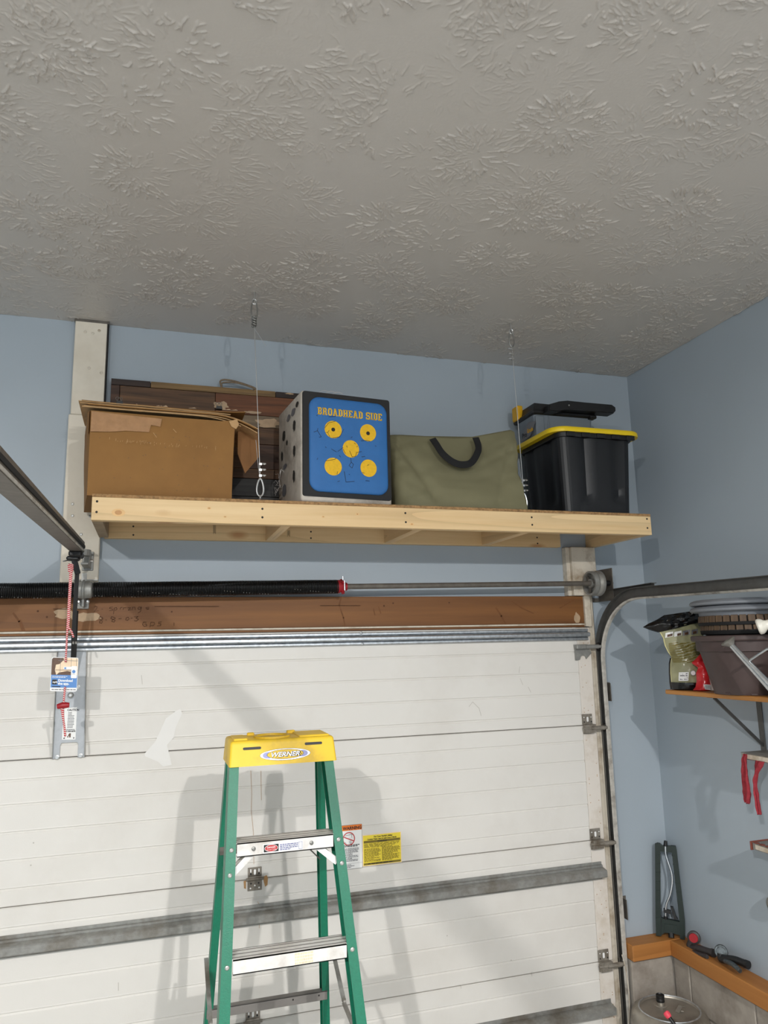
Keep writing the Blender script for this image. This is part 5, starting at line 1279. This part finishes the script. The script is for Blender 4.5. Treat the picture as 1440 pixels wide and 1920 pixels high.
b = B(); b.lathe([(.1705, .040), (.1715, .041), (.1735, .051), (.1725, .053), (.163, .053), (.161, .040)], bc, n=48, cap=(False, False)); b.lathe([(.164, .004), (.165, .006), (.167, .020), (.166, .022), (.153, .022), (.151, .004)], bc, n=48, cap=(False, False)); obj('hoop', b, 'black_matte', t, smooth=30)
sm = None; NS = 34
for rw in range(2):
    for k in range(NS):
        a = 2*pi*(k+.5*rw)/NS
        if sm is None:
            b = B(); b.box((-.0138, -.004, 0), (.0138, .004, .0275), .0015); me = obj('stave', b, 'stave', t, local=True); sm = me.data; s_ = me
        else:
            s_ = bpy.data.objects.new('stave', sm); COL.objects.link(s_); s_.parent = t
        rr = .1625+.0055*rw; s_.location = (rr*cos(a), rr*sin(a), (.0205+.0385*rw)*.88); s_.rotation_euler = (-.10, 0, a+pi/2); s_.scale = (random.uniform(.84, 1.0), 1, 1)
        if rw == 0: s_.scale.z = .86
gp = bc+Vector((-.002, .004, .032))
for k, (dz, lab) in enumerate(((0, 'lower of the two stacked grey plastic pots'), (.0265, 'upper of the two stacked grey plastic pots'))):
    g0 = gp+Vector((0, 0, dz)); t = thing('grey_pot', g0, lab, 'pot')
    b = B(); b.lathe([(.146, .0), (.152, .002), (.164, .062), (.168, .063), (.190, .064), (.196, .068), (.197, .075), (.190, .082), (.176, .087), (.168, .085), (.160, .066), (.148, .010)], g0, n=48); obj('pot', b, 'grey_pot', t, smooth=30)

# watering can
WC = Vector((-.27, -1.30, WZ+.0005))
t = thing('watering_can', WC, 'galvanised watering can with long spout at the right picture edge', 'can')
b = B(); b.lathe([(.085, 0), (.088, .004), (.088, .012), (.085, .016), (.082, .17), (.085, .175), (.085, .186), (.080, .190), (.06, .192)], WC, n=32); obj('can_body', b, 'can_steel', t, smooth=30)
ro = atX(1371, 1209, -.40); sb = WC+Vector((-.03, .075, .03)); sb = atX(1450, 1294, -.355)
b = B(); b.tube([sb, sb.lerp(ro, .5), ro], [.0165, .013, .0105], 14); sp_ = obj('spout', b, 'can_steel', t, smooth=40)
dsp = (ro-sb).normalized(); b = B(); b.lathe([(.010, -.004), (.028, .014), (.030, .018), (.026, .022), (.001, .024)], ro, (dsp+Vector((-.35, -.25, .25))).normalized(), 24); obj('rose', b, 'galv_dull', sp_, smooth=40)
b = B(); b.tube([sb.lerp(ro, .61), atX(1438, 1217, -.36), WC+Vector((-.02, .07, .185))], .0055, 10); obj('spout_brace', b, 'can_steel', t, smooth=40)
b = B(); b.tube([sb, WC+Vector((-.04, .05, .03))], .018, 14); obj('spout_root', b, 'can_steel', t, smooth=40)
b = B(); b.tube(bez([WC+Vector((0, .06, .19)), WC+Vector((0, .03, .27)), WC+Vector((0, -.08, .27)), WC+Vector((0, -.12, .16)), WC+Vector((0, -.08, .06))], 6), .007, 10); obj('can_handle', b, 'can_steel', t, smooth=40)
# white bottle lying on the rim of the brown planter, cap towards the room
wa = atX(1421, 1176, -.33); wb = wa+Vector((.15, -.14, .055))
t = thing('white_bottle', wa, 'cream white plastic bottle top at the right picture edge above the spout', 'bottle')
ax = (wb-wa).normalized(); b = B(); b.lathe([(.013, .006), (.018, .001), (.0265, -.001), (.0295, .003), (.0295, .012), (.026, .019), (.019, .027), (.0165, .036), (.018, .048), (.030, .066), (.037, .080), (.038, .17), (.034, .178)], wa, ax, 26); obj('bottle', b, 'cream_plastic', t, smooth=35)
b = B(); b.lathe([(.0215, -.0006), (.0225, -.0022), (.0235, -.0010)], wa, ax, 26, (False, False)); b.lathe([(.0165, .0008), (.0175, -.0008), (.0185, .0002)], wa, ax, 26, (False, False)); obj('cap_rings', b, 'cream_plastic', t)

# narrow ledge shelf with red rags
def narrow(name, y1, z, dep, label, mat, red):
    t = thing(name, (-dep/2, y1-.4, z), label, 'shelf')
    b = B(); b.box((-dep, y1-.9, z-.0025), (-.001, y1, z), .0008); b.box((-dep, y1-.9, z-.026), (-dep+.004, y1-.004, z-.0025)); b.box((-dep+.004, y1-.004, z-.026), (-.001, y1, z-.0025)); obj('tray', b, mat, t)
    b = B(); b.box((-dep-.004, y1-.9, z-.022), (-dep-.0005, y1-.02, z-.004), .001); obj('front_lip', b, 'old_white', t)
    if red:
        b = B(); b.box((-dep-.006, y1+.0005, z-.030), (-.004, y1+.006, z+.004), .001); obj('red_end_cap', b, 'rust_red', t)
        b = B()
        for k in range(12): b.box((-dep-.004, y1-.03-.03*k, z), (-dep+.012, y1-.012-.03*k, z+.004), .001)
        obj('ribbed_edge', b, 'rust_red', t)
    return t
M['rust_red'] = pm('brick_red_plastic', (122, 64, 50), .6, var=.15, vs=40)
narrow('narrow_shelf', -.745, 1.586, .155, 'narrow grey metal wall shelf with red rags hanging from it', 'galv_dull', False)
narrow('narrow_shelf', -.752, 1.232, .150, 'low narrow shelf with brick red edge at the right picture edge', 'galv_dull', True)
def rag(pts, wds, label, seed):
    P = bez(pts, 6); k = len(P); b = B()
    def g(sg):
        def f(u, v):
            i = v*(k-1); j = min(int(i), k-2); p = P[j].lerp(P[j+1], i-j); q = v*(len(wds)-1); m_ = min(int(q), len(wds)-2); wd = wds[m_]+(wds[m_+1]-wds[m_])*(q-m_)
            s_ = (u-.5)*wd; fold = .006*sin(u*9+seed+v*3)+.005*nz((u*4, v*9, seed))
            return p+Vector((fold-.25*s_-sg*.0045*(1-abs(2*u-1)**3), -s_, .003*nz((u*5, v*4, seed+3))+(.006*nz((u*9, seed, 0)) if v > .97 else 0)))
        return f
    b.grid(g(1), 12, 40); V1 = b.V; b.grid(g(-1), 12, 40); V2 = b.V
    for a, c in ((V1[0], V2[0]), (V1[-1], V2[-1])):
        for i in range(11): b.b.faces.new((a[i], a[i+1], c[i+1], c[i]))
    for j in range(39):
        for i in (0, 11): b.b.faces.new((V1[j][i], V1[j+1][i], V2[j+1][i], V2[j][i]))
    tag(obj('red_rag', b, 'red_cloth', None, smooth=180), label, 'rag')
rag([atX(1397, 1414, -.165), atX(1396, 1430, -.168), atX(1398, 1460, -.165), atX(1400, 1482, -.165), atX(1401, 1506, -.165)], [.016, .034, .046, .048, .05, .022], 'thick red rag hanging off the corner of the narrow shelf', 2)
rag([atX(1425, 1427, -.16), atX(1421, 1440, -.163), atX(1416, 1462, -.163), atX(1418, 1492, -.163), atX(1424, 1527, -.163)], [.05, .046, .018, .013, .02, .016], 'thin twisted red rag hanging below the narrow shelf', 5)
b = B(); mc = atX(1441, 1696, -.06); b.lathe([(.002, -.062), (.018, -.058), (.034, -.046), (.042, -.022), (.043, 0), (.040, .004), (.036, .004)], mc+Vector((.055, -.01, 0)), (1, .1, 0), 28)
tag(obj('metal_cup', b, 'keg', None, smooth=50), 'round shiny metal cup hanging on the wall at the right picture edge', 'cup')

# oscillating sprinkler leaning in the corner
t = thing('lawn_sprinkler', (-.10, -.07, .637), 'dark green oscillating sprinkler leaning upright in the corner', 'sprinkler')
# plane through the wooden plates and the corner, facing the room diagonally
su = Vector((.80, -.60, 0)).normalized(); sn = Vector((-.60, -.80, 0)).normalized(); SO = Vector((-.085, -.070, .637))
lean = Vector((.55, .75, 0))*.055
def sp(px, py, dep=0):
    # pixel to the leaning plane
    nrm = (sn + Vector((0, 0, .055))).normalized(); d = ray(px, py); k = (SO-CAM).dot(nrm)/d.dot(nrm); return CAM+d*k+nrm*dep
def bar(b, poly, dep):
    A = [b.b.verts.new(sp(x, y, dep)) for x, y in poly]; C = [b.b.verts.new(sp(x, y, -.010)) for x, y in poly]; k = len(A)
    b.b.faces.new(A); b.b.faces.new(C[::-1])
    for i in range(k): b.b.faces.new((A[i], A[(i+1) % k], C[(i+1) % k], C[i]))
b = B(); bar(b, [(1228, 1582), (1232, 1580), (1238, 1581), (1239, 1722), (1240, 1754), (1230, 1753), (1229, 1720)], .012); obj('side_leg', b, 'sprinkler', t)
b = B(); bar(b, [(1258, 1585), (1267, 1586), (1268.5, 1592), (1284, 1724), (1284, 1761), (1275, 1759), (1274, 1726)], .012); obj('side_leg', b, 'sprinkler', t)
b = B(); bar(b, [(1238, 1582), (1242, 1585), (1262, 1586), (1262, 1598), (1238, 1596)], .008); obj('top_bridge', b, 'sprinkler', t)
b = B(); bar(b, [(1240, 1720), (1274, 1727), (1275, 1752), (1268, 1750), (1262, 1748), (1246, 1747), (1240, 1752)], .016); bar(b, [(1246, 1730), (1269, 1733), (1269, 1745), (1246, 1744)], .019); obj('motor_housing', b, 'sprinkler', t)
b = B()
for k in range(8):
    y = 1600+k*17; bar(b, [(1229, y), (1238.5, y+.4), (1238.5, y+1.4), (1229, y+1)], .0135); x = 1259.5+k*2.0; bar(b, [(x, y+3), (x+9, y+4), (x+9.1, y+5), (x+.1, y+4)], .0135)
obj('leg_ribs', b, 'sprinkler', t)
b = B(); b.tube(bez([sp(1247.5, 1583, .006), sp(1248, 1600, .006), sp(1252, 1614, .008), sp(1259, 1636, .010), sp(1260, 1655, .010), sp(1256, 1677, .010), sp(1249, 1696, .008), sp(1248, 1718, .006)]), .0056, 10); obj('spray_tube', b, 'tube_alu', t, smooth=60)
b = B(); b.tube([sp(1248, 1576, .006), sp(1247.6, 1586, .006)], [.008, .010], 12); obj('end_plug', b, 'black', t)
b = B(); bar(b, [(1244, 1703), (1258, 1707), (1258, 1713), (1244, 1709)], .016); bar(b, [(1257, 1699), (1262, 1700), (1268, 1718), (1271, 1722), (1264, 1723)], .014); b.tube([sp(1248, 1717, .008), sp(1248, 1723, .008)], .009, 10); obj('spray_dial', b, 'black', t)
b = B(); b.tube([sp(1258, 1748, .004), sp(1259, 1757, .012)], .013, 12); obj('hose_inlet', b, 'black', t)

# hose nozzles on the ledge
def gun(h_c, h_r, ax, bod, hand, trig, mats, name, label, face):
    t = thing(name, hand[-1], label, 'nozzle')
    b = B(); b.lathe([(h_r*.5, -.030), (h_r*.9, -.012), (h_r, -.006), (h_r, .008), (h_r*.9, .010)], h_c, ax, 26); hd = obj('spray_head', b, mats[0], t, smooth=35)
    b = B(); b.lathe([(h_r*.70, .010), (h_r*.66, .013), (.001, .013)], h_c, ax, 26, (False, True)); obj('spray_face', b, mats[1], hd)
    b = B(); b.tube(bez(bod, 5), .014, 12); b.tube(bez(hand, 5), [.0155]*len(bez(hand, 5)), 12); obj('grip', b, mats[2], t, smooth=50)
    e0, e1 = Vector(hand[-1]), Vector(hand[-2]); dd = (e0-e1).normalized(); b = B(); b.tube([e0-dd*.012, e0+dd*.004], .0172, 14); obj('hose_thread', b, mats[2], t)
    b = B(); P = bez(trig, 5); b.tube(P, [.009+.002*sin(pi*i/(len(P)-1)) for i in range(len(P))], 10); obj('trigger', b, mats[3], t, smooth=50)
LT = .636
def lg(x, y, X): return atX(x, y, X)
gun(lg(1301, 1758, -.050), .029, (-.75, -.65, .1), [lg(1298, 1760, -.055), lg(1293, 1772, -.062), lg(1296, 1779, -.062)], [lg(1292, 1779, -.062), lg(1308, 1778, -.058), lg(1324, 1783, -.052), lg(1338, 1787, -.047)], [lg(1290, 1783, -.078), lg(1300, 1786, -.080), lg(1315, 1791, -.083), lg(1326, 1794, -.086)],
    ('gun_grey', 'red_plastic', 'gun_grey', 'gun_grey'), 'hose_nozzle', 'grey hose nozzle with red spray head on the wooden plate', None)
gun(lg(1352, 1784, -.050), .028, (-.6, -.75, .25), [lg(1351, 1788, -.06), lg(1352, 1798, -.064), lg(1360, 1800, -.062)], [lg(1356, 1797, -.062), lg(1375, 1799, -.055), lg(1390, 1804, -.048), lg(1402, 1809, -.043)], [lg(1359, 1802, -.075), lg(1370, 1806, -.080), lg(1380, 1813, -.085), lg(1388, 1821, -.089)],
    ('gun_metal', 'gun_metal', 'black', 'gun_metal'), 'hose_nozzle', 'worn metal hose nozzle with black grip on the wooden plate', None)

# metal drum in the corner
KC = Vector((-.256, -.266, 0)); KT = .432
t = thing('metal_drum', KC, 'scuffed round metal drum standing in the corner by the track', 'drum')
b = B(); b.lathe([(.160, 0), (.168, .006), (.168, .14), (.172, .148), (.168, .156), (.168, KT-.055), (.164, KT-.032), (.154, KT-.014), (.140, KT-.003), (.130, KT), (.126, KT-.003), (.124, KT-.010)], KC, n=56, cap=(True, True)); kb = obj('drum_body', b, 'keg', t, smooth=40)
b = B(); b.tube([KC+Vector((.130*cos(a), .130*sin(a), KT-.001)) for a in [2*pi*i/56 for i in range(56)]], .0035, 8, True); obj('top_rim', b, 'galv', kb, smooth=180)
cpz = atZ(1239, 1885, KT-.012)
b = B(); b.lathe([(.030, 0), (.032, .003), (.028, .006), (.020, .005)], cpz, n=24); b.lathe([(.017, 0), (.0165, .018)], cpz, n=20); nk = obj('filler_neck', b, 'keg', t, smooth=40)
b = B(); b.lathe([(.0175, .016), (.0185, .018), (.0185, .028), (.0175, .030), (.0185, .032), (.0185, .044), (.016, .046), (.014, .041)], cpz, n=22); obj('filler_cap', b, 'black', nk, smooth=30)
hp_ = [atZ(1270, 1898, KT-.006), atZ(1276, 1886, KT+.006), atZ(1283, 1884.5, KT+.006), atZ(1281, 1902, KT-.006)]
b = B(); b.obox(hp_[0], hp_[1], .018, .003); b.obox(hp_[1], hp_[2], .018, .003); b.lathe([(.026, 0), (.024, .003)], atZ(1275, 1893, KT-.012), n=4); obj('drum_handle', b, 'keg', t)
# red-tipped rod standing before the drum
ra = atY(1249, 1899, -.52); rb_ = atY(1268, 1926, -.56); dd = (rb_-ra).normalized(); rb_ = ra+dd*(ra.z/abs(dd.z))
t = thing('red_tipped_rod', rb_, 'black rod with red ball tip leaning in front of the metal drum', 'rod')
b = B(); b.tube([ra, rb_+Vector((0, 0, .008))], .0075, 12); obj('rod', b, 'black', t)
M['pink_red'] = pm('coral_red_plastic', (226, 70, 88), .5, var=.03)
b = B(); b.lathe([(.009, -.004), (.0125, .002), (.0135, .010), (.012, .018), (.006, .021)], ra+dd*.016, -dd, 18); obj('rod_tip', b, 'pink_red', t, smooth=50, label='coral red tip')
# loose white wire beside the track
b = B(); b.tube(bez([atY(1166, 1790, -.085), atY(1173, 1815, -.09), atY(1178, 1850, -.10), atY(1180, 1885, -.10), atY(1178, 1940, -.10)]), .0022, 6)
tag(obj('white_wire', b, 'old_white', None, smooth=180), 'thin pale wire hanging beside the door track near the floor', 'wire')

# fine print, speckles and ribs too small to pick apart: one stuff part each
for o in bpy.data.objects:
    k = o.name.split('.')[0]
    if o.parent and (k.endswith('_print') or k in ('pencil_note', 'overspray_patch', 'hole_pattern', 'rust_stain', 'scuffs_and_light_patch', 'screw_row', 'specks', 'flaking_paint', 'knot', 'lumber_stamp', 'frayed_edge', 'frayed_threads',
            'paint_dots', 'grain_marks', 'cap_tool_ridges', 'cap_emblem', 'cap_slot', 'leg_ribs', 'foot_tabs', 'faded_label', 'step_label', 'maker_badge', 'cap_rings', 'ribbed_edge', 'wire_knot', 'corner_rib')): o['kind'] = 'stuff'
    if o.parent is None:
        g = {'cable_hanger': 'steel cables holding the shelf', 'binder_clip': 'binder clips on the cardboard sheets', 'grey_pot': 'stacked grey pots', 'red_rag': 'red rags on the narrow shelf',
             'narrow_shelf': 'narrow shelves on the right wall', 'hose_nozzle': 'hose nozzles on the wooden plate'}.get(k)
        if g: o['group'] = g
